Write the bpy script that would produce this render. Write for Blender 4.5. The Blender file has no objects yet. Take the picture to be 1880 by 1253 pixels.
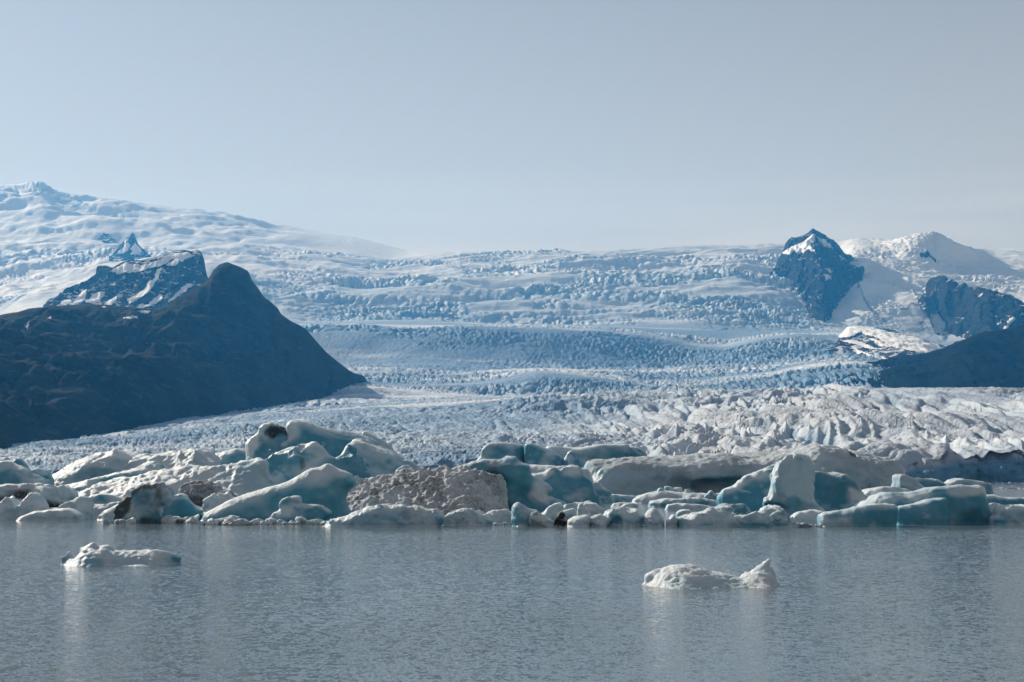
import bpy, bmesh, math, random
import numpy as np

S = bpy.context.scene
COL = S.collection
rng = np.random.default_rng(7)
random.seed(7)

# ------------------------------------------------------------------ camera
F_PX = 1880 * 50.0 / 36.0          # focal length in photo pixels
CAM_H = 6.0                        # eye height above the lagoon
PITCH = math.atan((870 - 626.5) / F_PX)
cd = bpy.data.cameras.new('camera'); cam = bpy.data.objects.new('camera', cd); COL.objects.link(cam)
cd.lens = 50; cd.sensor_width = 36; cd.clip_start = 0.5; cd.clip_end = 60000
cam.location = (0, 0, CAM_H); cam.rotation_euler = (math.pi / 2 + PITCH, 0, 0)
S.camera = cam

# ------------------------------------------------------------------ light
SUN_AZ, SUN_EL = math.radians(-43), math.radians(29)    # azimuth measured from the view direction, left is negative
w = bpy.data.worlds.new('World'); S.world = w; w.use_nodes = True
nt = w.node_tree; nt.nodes.clear()
sky = nt.nodes.new('ShaderNodeTexSky'); sky.sky_type = 'NISHITA'; sky.sun_disc = False
sky.sun_elevation = SUN_EL; sky.sun_rotation = SUN_AZ
sky.air_density = 1.0; sky.dust_density = 0.3; sky.ozone_density = 2.2; sky.altitude = 0
hs = nt.nodes.new('ShaderNodeHueSaturation'); hs.inputs['Saturation'].default_value = 0.36
bg = nt.nodes.new('ShaderNodeBackground'); bg.inputs['Strength'].default_value = 0.046
out = nt.nodes.new('ShaderNodeOutputWorld')
# thin bright veils of cirrus, mostly low down
tc = nt.nodes.new('ShaderNodeTexCoord'); mp = nt.nodes.new('ShaderNodeMapping'); mp.inputs['Scale'].default_value = (2.2, 2.2, 34)
nz = nt.nodes.new('ShaderNodeTexNoise'); nz.inputs['Scale'].default_value = 1.6; nz.inputs['Detail'].default_value = 5; nz.inputs['Roughness'].default_value = .45
rp = nt.nodes.new('ShaderNodeValToRGB'); rp.color_ramp.elements[0].position = .44; rp.color_ramp.elements[1].position = .64
rp.color_ramp.elements[0].color = (0, 0, 0, 1); rp.color_ramp.elements[1].color = (.4, .4, .4, 1)
mx = nt.nodes.new('ShaderNodeMixRGB'); mx.blend_type = 'MIX'; mx.inputs['Color2'].default_value = (12.8, 11.6, 10.2, 1)
L = nt.links.new
L(tc.outputs['Generated'], mp.inputs['Vector']); L(mp.outputs['Vector'], nz.inputs['Vector']); L(nz.outputs['Fac'], rp.inputs['Fac'])
sx = nt.nodes.new('ShaderNodeSeparateXYZ'); L(tc.outputs['Generated'], sx.inputs[0])
lowm = nt.nodes.new('ShaderNodeMapRange'); lowm.inputs['From Min'].default_value = .22; lowm.inputs['From Max'].default_value = .09; L(sx.outputs['Z'], lowm.inputs['Value'])
ml = nt.nodes.new('ShaderNodeMath'); ml.operation = 'MULTIPLY'; L(rp.outputs['Color'], ml.inputs[0]); L(lowm.outputs['Result'], ml.inputs[1])
L(sky.outputs['Color'], hs.inputs['Color']) ; L(ml.outputs[0], mx.inputs['Fac'])
vf = nt.nodes.new('ShaderNodeMapRange'); vf.inputs['From Min'].default_value = 0; vf.inputs['From Max'].default_value = .38; vf.inputs['To Min'].default_value = .93; vf.inputs['To Max'].default_value = .15
L(sx.outputs['Z'], vf.inputs['Value'])
veil = nt.nodes.new('ShaderNodeMixRGB'); veil.inputs['Color2'].default_value = (9.3, 8.65, 7.75, 1)
L(vf.outputs['Result'], veil.inputs['Fac']); L(hs.outputs['Color'], veil.inputs['Color1'])
L(veil.outputs['Color'], mx.inputs['Color1']); L(mx.outputs['Color'], bg.inputs['Color']); L(bg.outputs['Background'], out.inputs['Surface'])

sd = bpy.data.lights.new('sun', 'SUN'); sd.energy = 4.0; sd.angle = math.radians(0.6); sd.color = (1.0, .988, .98)
sun = bpy.data.objects.new('sun', sd); COL.objects.link(sun)
sun.location = (-200, 200, 300)
sun.rotation_euler = (math.pi / 2 - SUN_EL, 0, math.pi - SUN_AZ)   # its -Z points away from the sun's place in the sky

S.view_settings.view_transform = 'Standard'; S.view_settings.look = 'None'
S.view_settings.exposure = 0.42; S.view_settings.gamma = 1; S.view_settings.use_curve_mapping = False
S.render.engine = 'CYCLES'
S.cycles.volume_bounces = 1; S.cycles.max_bounces = 8; S.cycles.diffuse_bounces = 3
S.cycles.use_denoising = True
S.cycles.sample_clamp_indirect = 6

# ------------------------------------------------------------------ helpers
cP, sP = math.cos(PITCH), math.sin(PITCH)
def ray(px, py):
    px = np.asarray(px, float); py = np.asarray(py, float)
    dx = (px - 940) / F_PX; dz = (626.5 - py) / F_PX
    fy = cP - dz * sP; fz = sP + dz * cP
    return dx / fy, fz / fy            # X and Z per metre of forward distance
def at(px, py, Y):
    u, v = ray(px, py)
    return u * Y, CAM_H + v * Y
def y_water(py):                       # forward distance of a waterline seen at that height in the photo
    _, v = ray(940, py)
    return float(-CAM_H / v)

def hsh(ix, iy, iz, seed):
    h = (ix.astype(np.int64) * 374761393 + iy.astype(np.int64) * 668265263 + iz.astype(np.int64) * 2147483647 + seed * 1274126177) & 0xFFFFFFFF
    h = ((h ^ (h >> 13)) * 1274126177) & 0xFFFFFFFF
    h = ((h ^ (h >> 16)) * 2246822519) & 0xFFFFFFFF
    return ((h ^ (h >> 15)) & 0xFFFFFF) / float(0xFFFFFF)
def vnoise3(x, y, z, seed=0):          # gradient-like value noise, -1..1
    xi = np.floor(x); yi = np.floor(y); zi = np.floor(z)
    fx, fy, fz = x - xi, y - yi, z - zi
    u = fx * fx * fx * (fx * (fx * 6 - 15) + 10); v = fy * fy * fy * (fy * (fy * 6 - 15) + 10); q = fz * fz * fz * (fz * (fz * 6 - 15) + 10)
    r = 0
    for a in (0, 1):
        wx = u if a else 1 - u
        for b in (0, 1):
            wy = v if b else 1 - v
            for c in (0, 1):
                wz = q if c else 1 - q
                r = r + wx * wy * wz * hsh(xi + a, yi + b, zi + c, seed)
    return r * 2 - 1
def vnoise2(x, y, seed=0):
    xi = np.floor(x); yi = np.floor(y); fx, fy = x - xi, y - yi
    u = fx * fx * fx * (fx * (fx * 6 - 15) + 10); v = fy * fy * fy * (fy * (fy * 6 - 15) + 10)
    z = np.zeros_like(xi)
    r = (hsh(xi, yi, z, seed) * (1 - u) + hsh(xi + 1, yi, z, seed) * u) * (1 - v) + (hsh(xi, yi + 1, z, seed) * (1 - u) + hsh(xi + 1, yi + 1, z, seed) * u) * v
    return r * 2 - 1
def fbm2(x, y, octv=4, seed=0, gain=.5):
    r = 0; a = 1; t = 0
    for o in range(octv):
        r = r + a * vnoise2(x * 2 ** o * (1 + .07 * o) + 11.3 * o, y * 2 ** o + 7.7 * o, seed + o); t += a; a *= gain
    return r / t * 1.5
def fbm3(x, y, z, octv=3, seed=0, gain=.5):
    r = 0; a = 1; t = 0
    for o in range(octv):
        k = 2.0 ** o
        r = r + a * vnoise3(x * k + 5.1 * o, y * k + 9.2 * o, z * k + 3.7 * o, seed + o); t += a; a *= gain
    return r / t * 1.5
def ridge2(x, y, octv=4, seed=0):
    r = 0; a = 1; t = 0
    for o in range(octv):
        r = r + a * (1 - np.abs(vnoise2(x * 2 ** o + 3.1 * o, y * 2 ** o + 1.7 * o, seed + o)) * 2); t += a; a *= .5
    return r / t
def worley2(x, y, seed=0, jit=.9):     # F1, F2, id-hash of nearest, offset to nearest point
    xi = np.floor(x); yi = np.floor(y)
    f1 = np.full(x.shape, 9.); f2 = np.full(x.shape, 9.); hid = np.zeros(x.shape); ox = np.zeros(x.shape); oy = np.zeros(x.shape)
    z = np.zeros_like(xi)
    for a in (-1, 0, 1):
        for b in (-1, 0, 1):
            cx, cy = xi + a, yi + b
            px = cx + .5 + (hsh(cx, cy, z, seed) - .5) * jit; py = cy + .5 + (hsh(cx, cy, z, seed + 1) - .5) * jit
            dx, dy = x - px, y - py; d = np.sqrt(dx * dx + dy * dy)
            n = d < f1
            f2 = np.where(n, f1, np.minimum(f2, d)); f1 = np.where(n, d, f1)
            hid = np.where(n, hsh(cx, cy, z, seed + 2), hid); ox = np.where(n, dx, ox); oy = np.where(n, dy, oy)
    return f1, f2, hid, ox, oy
def sstep(a, b, x):
    t = np.clip((x - a) / (b - a), 0, 1); return t * t * (3 - 2 * t)

def make_mesh(name, V, Fq, smooth=True, attrs=None):
    me = bpy.data.meshes.new(name)
    V = np.ascontiguousarray(V, np.float32); Fq = np.ascontiguousarray(Fq, np.int32); k = Fq.shape[1]
    me.vertices.add(len(V)); me.vertices.foreach_set('co', V.ravel())
    me.loops.add(Fq.size); me.loops.foreach_set('vertex_index', Fq.ravel())
    me.polygons.add(len(Fq)); me.polygons.foreach_set('loop_start', np.arange(0, Fq.size, k, dtype=np.int32))
    me.polygons.foreach_set('use_smooth', np.full(len(Fq), smooth, dtype=bool))
    me.update(calc_edges=True)
    for n, a in (attrs or {}).items():
        at_ = me.attributes.new(n, 'FLOAT', 'POINT'); at_.data.foreach_set('value', np.ascontiguousarray(a, np.float32))
    return me
def link(name, me, mat=None, parent=None, loc=None):
    o = bpy.data.objects.new(name, me); COL.objects.link(o)
    if mat is not None: me.materials.append(mat)
    if parent: o.parent = parent
    if loc is not None: o.location = loc
    return o
def tag(o, label, cat=None, group=None, kind=None):
    o['label'] = label
    if cat: o['category'] = cat
    if group: o['group'] = group
    if kind: o['kind'] = kind
    return o

# ------------------------------------------------------------------ materials
def new_mat(name):
    m = bpy.data.materials.new(name); m.use_nodes = True
    n = m.node_tree; n.nodes.clear()
    o = n.nodes.new('ShaderNodeOutputMaterial'); p = n.nodes.new('ShaderNodeBsdfPrincipled')
    n.links.new(p.outputs['BSDF'], o.inputs['Surface'])
    return m, n, p, o
def N(n, t, **kw):
    x = n.nodes.new(t)
    for k, v in kw.items():
        if k in x.inputs: x.inputs[k].default_value = v
        else: setattr(x, k, v)
    return x
def noise(n, vec, scale, detail=4, rough=.55):
    x = N(n, 'ShaderNodeTexNoise', Scale=scale, Detail=detail, Roughness=rough); n.links.new(vec, x.inputs['Vector']); return x.outputs['Fac']
def rmap(n, val, a, b, c=0., d=1.):
    x = N(n, 'ShaderNodeMapRange', interpolation_type='SMOOTHSTEP'); n.links.new(val, x.inputs['Value'])
    for i, v in zip(('From Min', 'From Max', 'To Min', 'To Max'), (a, b, c, d)): x.inputs[i].default_value = v
    return x.outputs['Result']
def mixc(n, fac, a, b):
    x = N(n, 'ShaderNodeMixRGB')
    for s, v in (('Fac', fac), ('Color1', a), ('Color2', b)):
        if isinstance(v, (tuple, float, int)): x.inputs[s].default_value = v if not isinstance(v, tuple) else (*v, 1)
        else: n.links.new(v, x.inputs[s])
    return x.outputs['Color']
def math_(n, op, a, b=None):
    x = N(n, 'ShaderNodeMath', operation=op)
    for i, v in enumerate((a, b)):
        if v is None: continue
        if isinstance(v, (float, int)): x.inputs[i].default_value = v
        else: n.links.new(v, x.inputs[i])
    return x.outputs[0]
def attr(n, name):
    x = N(n, 'ShaderNodeAttribute', attribute_name=name); return x.outputs['Fac']
def bump(n, h, dist, strength=1., normal=None):
    x = N(n, 'ShaderNodeBump', Distance=dist, Strength=strength); n.links.new(h, x.inputs['Height'])
    if normal is not None: n.links.new(normal, x.inputs['Normal'])
    return x.outputs['Normal']

def ice_material():
    m, n, p, o = new_mat('berg_ice')
    g = N(n, 'ShaderNodeNewGeometry').outputs['Position']
    clear = attr(n, 'clear'); dirt = attr(n, 'dirt'); debris_shade = attr(n, 'debris_shade')
    n1 = noise(n, g, .35, 5); n2 = noise(n, g, 2.2, 5, .65); n3 = noise(n, g, 8, 4, .75)
    base = mixc(n, rmap(n, n1, .35, .7), (.70, .765, .80), (.82, .845, .86))
    base = mixc(n, rmap(n, math_(n, 'ADD', math_(n, 'MULTIPLY', n3, .6), math_(n, 'MULTIPLY', n2, .4)), .36, .5, .4, 0.), base, (.55, .59, .62))
    cl = math_(n, 'MULTIPLY', clear, rmap(n, n1, .2, .6, .8, 1.))
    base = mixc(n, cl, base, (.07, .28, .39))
    # dusty melt surface: speckled grey-brown grains
    sp = rmap(n, math_(n, 'ADD', math_(n, 'MULTIPLY', n2, .6), math_(n, 'MULTIPLY', n3, .4)), .38, .62, .25, 1.)
    base = mixc(n, math_(n, 'MULTIPLY', dirt, sp), base, (.15, .15, .163))
    db = math_(n, 'MULTIPLY', debris_shade, rmap(n, n2, .25, .5, .55, 1.))
    base = mixc(n, db, base, (.022, .021, .022))  # black debris, and the painted dark of two hollow fronts
    n.links.new(base, p.inputs['Base Color'])
    solid = math_(n, 'MAXIMUM', dirt, debris_shade)
    n.links.new(rmap(n, solid, 0, .6, .42, .8), p.inputs['Roughness'])
    p.inputs['IOR'].default_value = 1.31
    p.inputs['Specular IOR Level'].default_value = .35
    p.subsurface_method = 'RANDOM_WALK'
    n.links.new(rmap(n, solid, 0, .5, .42, 0.), p.inputs['Subsurface Weight'])
    p.inputs['Subsurface Radius'].default_value = (.22, .62, .85); p.inputs['Subsurface Scale'].default_value = .4
    n4 = noise(n, g, 3.6, 3, .6)
    hgt = math_(n, 'ADD', math_(n, 'MULTIPLY', n2, .35), math_(n, 'ADD', math_(n, 'MULTIPLY', n4, .35), math_(n, 'MULTIPLY', n3, .25)))
    hgt = math_(n, 'MULTIPLY', hgt, rmap(n, clear, .15, .6, 1., .35))       # crusted where weathered, slick where clear
    b = bump(n, hgt, .36, 1.)
    n.links.new(b, p.inputs['Normal'])
    return m

def glacier_material():
    m, n, p, o = new_mat('glacier_ice')
    g = N(n, 'ShaderNodeNewGeometry').outputs['Position']
    deep = attr(n, 'deep'); dust = attr(n, 'dust'); rock = attr(n, 'rock'); snow = attr(n, 'snow')
    n1 = noise(n, g, .02, 6, .6); n2 = noise(n, g, .16, 5, .65)
    base = mixc(n, rmap(n, n1, .3, .7), (.66, .71, .75), (.76, .785, .80))
    base = mixc(n, attr(n, 'bare_shade'), base, (.20, .30, .42))  # bare ice blue with the shade of steep slopes mixed in
    base = mixc(n, math_(n, 'MULTIPLY', deep, .9), base, (.11, .26, .39))          # blue crevasse ice, darkened to carry the shade of cracks and cliff
    base = mixc(n, math_(n, 'MULTIPLY', dust, rmap(n, n2, .35, .65, .3, 1.)), base, (.40, .42, .455))
    base = mixc(n, snow, base, (.71, .725, .74))
    base = mixc(n, math_(n, 'MULTIPLY', rock, rmap(n, n2, .3, .55, .6, 1.)), base, (.045, .043, .045))
    n.links.new(base, p.inputs['Base Color'])
    p.inputs['Roughness'].default_value = .75; p.inputs['Specular IOR Level'].default_value = .2
    h = math_(n, 'ADD', math_(n, 'MULTIPLY', n1, 6.), math_(n, 'MULTIPLY', n2, 1.6))
    n.links.new(bump(n, h, 1.6, .8), p.inputs['Normal'])
    return m

def rock_material(name, c1, c2, c3, sc=1., ledge_snow=0.):
    m, n, p, o = new_mat(name)
    g = N(n, 'ShaderNodeNewGeometry').outputs['Position']
    mpn = N(n, 'ShaderNodeMapping', Scale=(1, 1, 3.2)); n.links.new(g, mpn.inputs['Vector'])
    a = noise(n, mpn.outputs['Vector'], .004 * sc, 7, .62); b = noise(n, mpn.outputs['Vector'], .025 * sc, 6, .65)
    col = mixc(n, rmap(n, a, .38, .62), c1, c2)
    col = mixc(n, math_(n, 'MULTIPLY', rmap(n, b, .5, .72), .7), col, c3)
    if ledge_snow:                     # old snow lying on the flatter ledges
        nz_ = N(n, 'ShaderNodeSeparateXYZ'); n.links.new(N(n, 'ShaderNodeNewGeometry').outputs['Normal'], nz_.inputs[0])
        flat = rmap(n, nz_.outputs['Z'], .62, .82); c_ = noise(n, g, .016, 6, .7)
        col = mixc(n, math_(n, 'MULTIPLY', math_(n, 'MULTIPLY', flat, rmap(n, c_, .53, .57)), ledge_snow), col, (.72, .74, .76))
    n.links.new(col, p.inputs['Base Color']); p.inputs['Roughness'].default_value = 1.; p.inputs['Specular IOR Level'].default_value = .02
    h = math_(n, 'ADD', math_(n, 'MULTIPLY', a, 30.), math_(n, 'MULTIPLY', b, 9.))
    n.links.new(bump(n, h, 1.0, .9), p.inputs['Normal'])
    return m

def snow_material():
    m, n, p, o = new_mat('old_snow')
    g = N(n, 'ShaderNodeNewGeometry').outputs['Position']
    a = noise(n, g, .02, 5)
    n.links.new(mixc(n, a, (.74, .76, .78), (.86, .86, .86)), p.inputs['Base Color'])
    p.inputs['Roughness'].default_value = .9; p.inputs['Specular IOR Level'].default_value = .1
    return m

def water_material():
    m, n, p, o = new_mat('lagoon_water')
    g = N(n, 'ShaderNodeNewGeometry').outputs['Position']
    mp_ = N(n, 'ShaderNodeMapping', Scale=(1, .75, 1), Rotation=(0, 0, .5)); n.links.new(g, mp_.inputs['Vector'])
    v = mp_.outputs['Vector']
    c = noise(n, v, .03, 3, .5)
    sepy = N(n, 'ShaderNodeSeparateXYZ'); n.links.new(g, sepy.inputs[0])
    lee = rmap(n, math_(n, 'ADD', sepy.outputs['Y'], math_(n, 'MULTIPLY', c, 30.)), 158., 178., 1.0, .35)    # sheltered water close under the ice
    calm = math_(n, 'MULTIPLY', rmap(n, c, .36, .64, .45, 1.2), lee)
    def slopes(scale, amp, det):       # wave slopes straight from two noise channels, so that far ripples keep their tilt
        t = N(n, 'ShaderNodeTexNoise', Scale=scale, Detail=det, Roughness=.6); n.links.new(v, t.inputs['Vector'])
        q = N(n, 'ShaderNodeVectorMath', operation='SUBTRACT'); n.links.new(t.outputs['Color'], q.inputs[0]); q.inputs[1].default_value = (.5, .5, .5)
        r = N(n, 'ShaderNodeVectorMath', operation='SCALE'); n.links.new(q.outputs[0], r.inputs[0]); r.inputs['Scale'].default_value = amp
        return r.outputs[0]
    ad = N(n, 'ShaderNodeVectorMath', operation='ADD'); n.links.new(slopes(8., .95, 3), ad.inputs[0]); n.links.new(slopes(2.6, .62, 2), ad.inputs[1])
    sc_ = N(n, 'ShaderNodeVectorMath', operation='SCALE'); n.links.new(ad.outputs[0], sc_.inputs[0]); n.links.new(calm, sc_.inputs['Scale'])
    fl = N(n, 'ShaderNodeVectorMath', operation='MULTIPLY'); n.links.new(sc_.outputs[0], fl.inputs[0]); fl.inputs[1].default_value = (1, 1, 0)
    up = N(n, 'ShaderNodeVectorMath', operation='ADD'); n.links.new(fl.outputs[0], up.inputs[0]); up.inputs[1].default_value = (0, 0, 1)
    nm = N(n, 'ShaderNodeVectorMath', operation='NORMALIZE'); n.links.new(up.outputs[0], nm.inputs[0]); n.links.new(nm.outputs[0], p.inputs['Normal'])
    n.links.new(mixc(n, c, (.105, .150, .180), (.12, .160, .188)), p.inputs['Base Color'])
    p.inputs['Roughness'].default_value = .1; p.inputs['IOR'].default_value = 1.333
    return m

M_ICE = ice_material(); M_GLAC = glacier_material(); M_SNOW = snow_material(); M_WATER = water_material()
M_HILL = rock_material('hill_turf_rock', (.010, .014, .014), (.026, .031, .027), (.066, .068, .055))
M_DARK = rock_material('dark_heath_slope', (.004, .007, .009), (.007, .010, .011), (.012, .014, .013))
M_ROCK = rock_material('dark_basalt', (.014, .017, .021), (.030, .032, .036), (.085, .085, .088), 1.6, .9)

# ------------------------------------------------------------------ water and air
def sheet(name, x0, x1, y0, y1, z, mat):
    return link(name, make_mesh(name, [(x0, y0, z), (x1, y0, z), (x1, y1, z), (x0, y1, z)], [[0, 1, 2, 3]], False), mat)
tag(sheet('lake', -9000, 9000, -400, 15800, 0, M_WATER), 'grey rippled water of the glacier lagoon', 'lake', kind='structure')

def box_mesh(name, a, b):
    V = [(x, y, z) for x in (a[0], b[0]) for y in (a[1], b[1]) for z in (a[2], b[2])]
    return make_mesh(name, V, [[0, 1, 3, 2], [4, 6, 7, 5], [0, 4, 5, 1], [2, 3, 7, 6], [0, 2, 6, 4], [1, 5, 7, 3]], False)
hm = bpy.data.materials.new('pale_air'); hm.use_nodes = True; hn = hm.node_tree; hn.nodes.clear()
ho = hn.nodes.new('ShaderNodeOutputMaterial'); hv = hn.nodes.new('ShaderNodeVolumePrincipled')
hv.inputs['Density Attribute'].default_value = ''
hv.inputs['Color'].default_value = (.07, .43, 1.0, 1); hv.inputs['Absorption Color'].default_value = (1, 1, 1, 1)
hv.inputs['Density'].default_value = 4.2e-5; hv.inputs['Anisotropy'].default_value = .3
hn.links.new(hv.outputs['Volume'], ho.inputs['Volume']); hm.cycles.homogeneous_volume = True
hz = link('haze', box_mesh('haze', (-9500, -600, -420), (9500, 16000, 3050)), hm)
tag(hz, 'thin blue haze filling the air over the glacier', 'haze', kind='stuff')

# ------------------------------------------------------------------ lofted terrain
def pchip_cols(Yk, Zk, Yq):            # monotone cubic along axis 0, one column per axis-1 entry
    h = np.diff(Yk, axis=0); d = np.diff(Zk, axis=0) / h
    m = np.zeros_like(Zk)
    w1 = 2 * h[1:] + h[:-1]; w2 = h[1:] + 2 * h[:-1]
    same = d[:-1] * d[1:] > 0
    dd0 = np.where(same, d[:-1], 1); dd1 = np.where(same, d[1:], 1)
    m[1:-1] = np.where(same, (w1 + w2) / (w1 / dd0 + w2 / dd1), 0)
    m[0] = d[0]; m[-1] = d[-1]
    outz = []
    for (k, t) in Yq:
        t = np.asarray(t)[:, None]; H = h[k][None]
        h00 = 2 * t ** 3 - 3 * t ** 2 + 1; h10 = t ** 3 - 2 * t ** 2 + t; h01 = -2 * t ** 3 + 3 * t ** 2; h11 = t ** 3 - t ** 2
        outz.append(h00 * Zk[k] + h10 * H * m[k] + h01 * Zk[k + 1] + h11 * H * m[k + 1])
    return np.concatenate(outz, 0)
def smooth1(a, s):
    if s <= 0: return a
    r = int(3 * s) + 1; k = np.exp(-.5 * (np.arange(-r, r + 1) / s) ** 2); k /= k.sum()
    return np.convolve(np.pad(a, r, mode='edge'), k, 'valid')
def loft(name, curves, ncol, rows, p0, p1, disp=None, mat=None, smooth_px=6, zbase=None):
    px = np.linspace(p0, p1, ncol); sg = smooth_px / (px[1] - px[0])
    Xk, Yk, Zk = [], [], []
    for c in curves:
        sm = sg
        if isinstance(c, dict): sm = c.get('s', smooth_px) / (px[1] - px[0]); c = c['c']
        c = np.array(sorted(c), float)
        py = smooth1(np.interp(px, c[:, 0], c[:, 1]), sm); Y = smooth1(np.interp(px, c[:, 0], c[:, 2]), max(sm, 10 / (px[1] - px[0])))
        x, z = at(px, py, Y)
        if c.shape[1] > 3: z = smooth1(np.interp(px, c[:, 0], c[:, 3]), sm)
        Xk.append(x); Yk.append(Y); Zk.append(z)
    Xk, Yk, Zk = map(np.array, (Xk, Yk, Zk))
    q = [(k, np.linspace(0, 1, r, endpoint=(k == len(rows) - 1))) for k, r in enumerate(rows)]
    Z = pchip_cols(Yk, Zk, q)
    X = np.concatenate([Xk[k] + (Xk[k + 1] - Xk[k]) * t[:, None] for k, t in q]); Y = np.concatenate([Yk[k] + (Yk[k + 1] - Yk[k]) * t[:, None] for k, t in q])
    K = np.concatenate([k + t for k, t in q])[:, None] + np.zeros_like(X)
    PX = px[None] + np.zeros_like(X)
    attrs = {}
    if disp: X, Y, Z, attrs = disp(X, Y, Z, K, PX)
    nr, nc = X.shape
    i = np.arange(nr * nc).reshape(nr, nc)
    Fq = np.stack([i[:-1, :-1], i[:-1, 1:], i[1:, 1:], i[1:, :-1]], -1).reshape(-1, 4)
    V = np.stack([X, Y, Z], -1).reshape(-1, 3)
    me = make_mesh(name, V, Fq, True, {k: v.ravel() for k, v in attrs.items()})
    return link(name, me, mat), V, Fq

def C(txt, Y=None):                    # 'px,py[,Y] ...' -> control points
    r = []
    for t in txt.split():
        v = [float(a) for a in t.split(',')]
        if len(v) == 2: v.append(Y)
        r.append(tuple(v))
    return r

# --- glacier: tongue, icefalls and ice cap as one surface
G = [
 [(p, 900, y, -6.) for p, y in ((-365, 1040), (300, 1010), (900, 1040), (1400, 930), (1600, 940), (1690, 985), (1800, 1040), (1880, 1035), (2245, 1000))],
 C('-365,858,1052 0,863,1050 300,862,1024 600,858,1040 900,852,1056 1200,858,1000 1400,862,945 1600,866,952 1690,866,995 1740,856,1020 1800,848,1056 1880,845,1052 2245,842,1020'),
 C('-365,836,1450 0,838,1450 200,832,1500 400,824,1500 600,822,1420 900,820,1340 1200,816,1280 1500,814,1280 1700,812,1300 1880,810,1330 2245,810,1330'),
 C('-365,822,1900 0,823,1900 200,797,2250 400,776,2350 600,774,2100 900,770,1900 1200,764,1780 1500,758,1750 1700,756,1760 1880,754,1760 2245,752,1760'),
 C('-365,815,2600 0,815,2600 200,782,2900 400,756,3250 560,741,3350 700,740,3000 900,738,2700 1000,731,2500 1200,724,2400 1500,719,2400 1700,716,2400 1880,718,2400 2245,715,2400'),
 C('-365,812,3600 0,810,3600 200,778,3900 400,746,4200 560,728,4250 640,716,4350 760,722,4350 860,724,4350 920,726,4350 1050,728,4350 1200,722,4350 1430,716,4350 1600,717,4350 1750,716,4350 1880,719,4350 2245,715,4350'),
 C('-365,808,4600 0,806,4600 200,770,4700 400,738,4800 560,714,4800 640,702,4850 740,708,4850 860,706,4850 920,698,4850 980,687,4850 1060,687,4850 1120,692,4850 1200,704,4850 1300,704,4850 1420,690,4850 1500,674,4850 1580,668,4850 1660,678,4850 1740,698,4850 1800,715,4850 2245,712,4850'),
 C('-365,800,5600 0,798,5600 200,760,5600 400,726,5600 560,700,5600 640,682,5600 720,676,5600 860,686,5600 1000,680,5600 1200,683,5600 1300,682,5600 1450,670,5600 1560,663,5600 1660,674,5600 1800,700,5600 2245,706,5600'),
 C('-365,790,6100 0,786,6100 200,745,6100 400,705,6100 560,678,6100 650,666,6100 800,664,6100 900,668,6100 1000,673,6100 1100,677,6100 1200,678,6100 1300,668,6100 1400,664,6100 1500,658,6100 1620,650,6100 1750,680,6100 2245,690,6100'),
 C('-365,700,6700 0,690,6700 200,660,6700 400,630,6700 560,603,6700 700,603,6700 850,599,6700 1000,601,6700 1100,606,6700 1180,618,6700 1260,634,6700 1330,640,6700 1400,622,6700 1480,616,6700 1560,618,6700 1640,634,6700 1720,652,6700 1880,670,6700 2245,670,6700'),
 C('-365,640,7300 0,620,7300 200,610,7300 400,598,7300 560,597,7300 800,598,7300 1000,598,7300 1120,601,7300 1250,611,7300 1340,618,7300 1450,612,7300 1560,612,7300 1640,628,7300 1720,642,7300 1880,640,7300 2245,640,7300'),
 C('-365,600,7900 0,588,7900 90,572,7900 250,566,7900 400,566,7900 560,590,7900 700,586,7900 850,592,7900 1000,594,7900 1150,594,7900 1300,590,7900 1450,594,7900 1560,606,7900 1640,612,7900 1740,622,7900 1800,610,7900 1880,590,7900 2245,590,7900'),
 C('-365,520,9200 0,520,9200 150,510,9200 300,490,9200 400,490,9200 560,512,9200 760,517,9200 900,520,9200 1000,512,9200 1200,512,9200 1350,506,9200 1450,520,9200 1540,555,8900 1570,560,8420 1640,556,8420 1720,540,8500 1800,512,9000 1880,512,9200 2245,520,9200'),
 C('-365,450,10800 0,452,10800 150,440,10800 300,440,10800 420,446,10800 560,462,10800 720,484,10800 850,484,10400 1000,480,10200 1200,474,10200 1350,470,10200 1450,474,10200 1540,478,10000 1570,482,9200 1640,482,9350 1720,481,9400 1760,484,9600 1800,486,10300 1880,492,10300 2245,500,10300'),
 {'c': C('-365,385,13000 -120,352,13000 0,345,13000 35,348,13000 55,344,13000 76,344,13000 88,352,13000 112,366,13000 150,373,13000 250,380,13000 350,392,13000 430,404,13000 500,420,13000 580,432,13000 650,441,12600 700,452,12200 745,463,11800 800,467,11300 880,466,11000 960,468,11000 1040,470,11000 1120,471,11000 1170,466,11000 1215,461,11000 1265,458,11000 1310,461,11000 1370,463,11000 1410,457,11000 1480,452,11000 1560,448,11300 1600,450,11600 1640,446,10300 1662,438,9850 1685,430,9760 1710,427,9760 1728,431,9760 1746,441,9850 1772,456,10200 1800,462,11400 1830,464,11800 1880,466,11800 2245,500,11800'), 's': 4},
 [(p, 500, 15500, 900.) for p in (-365, 2245)],
]
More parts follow.
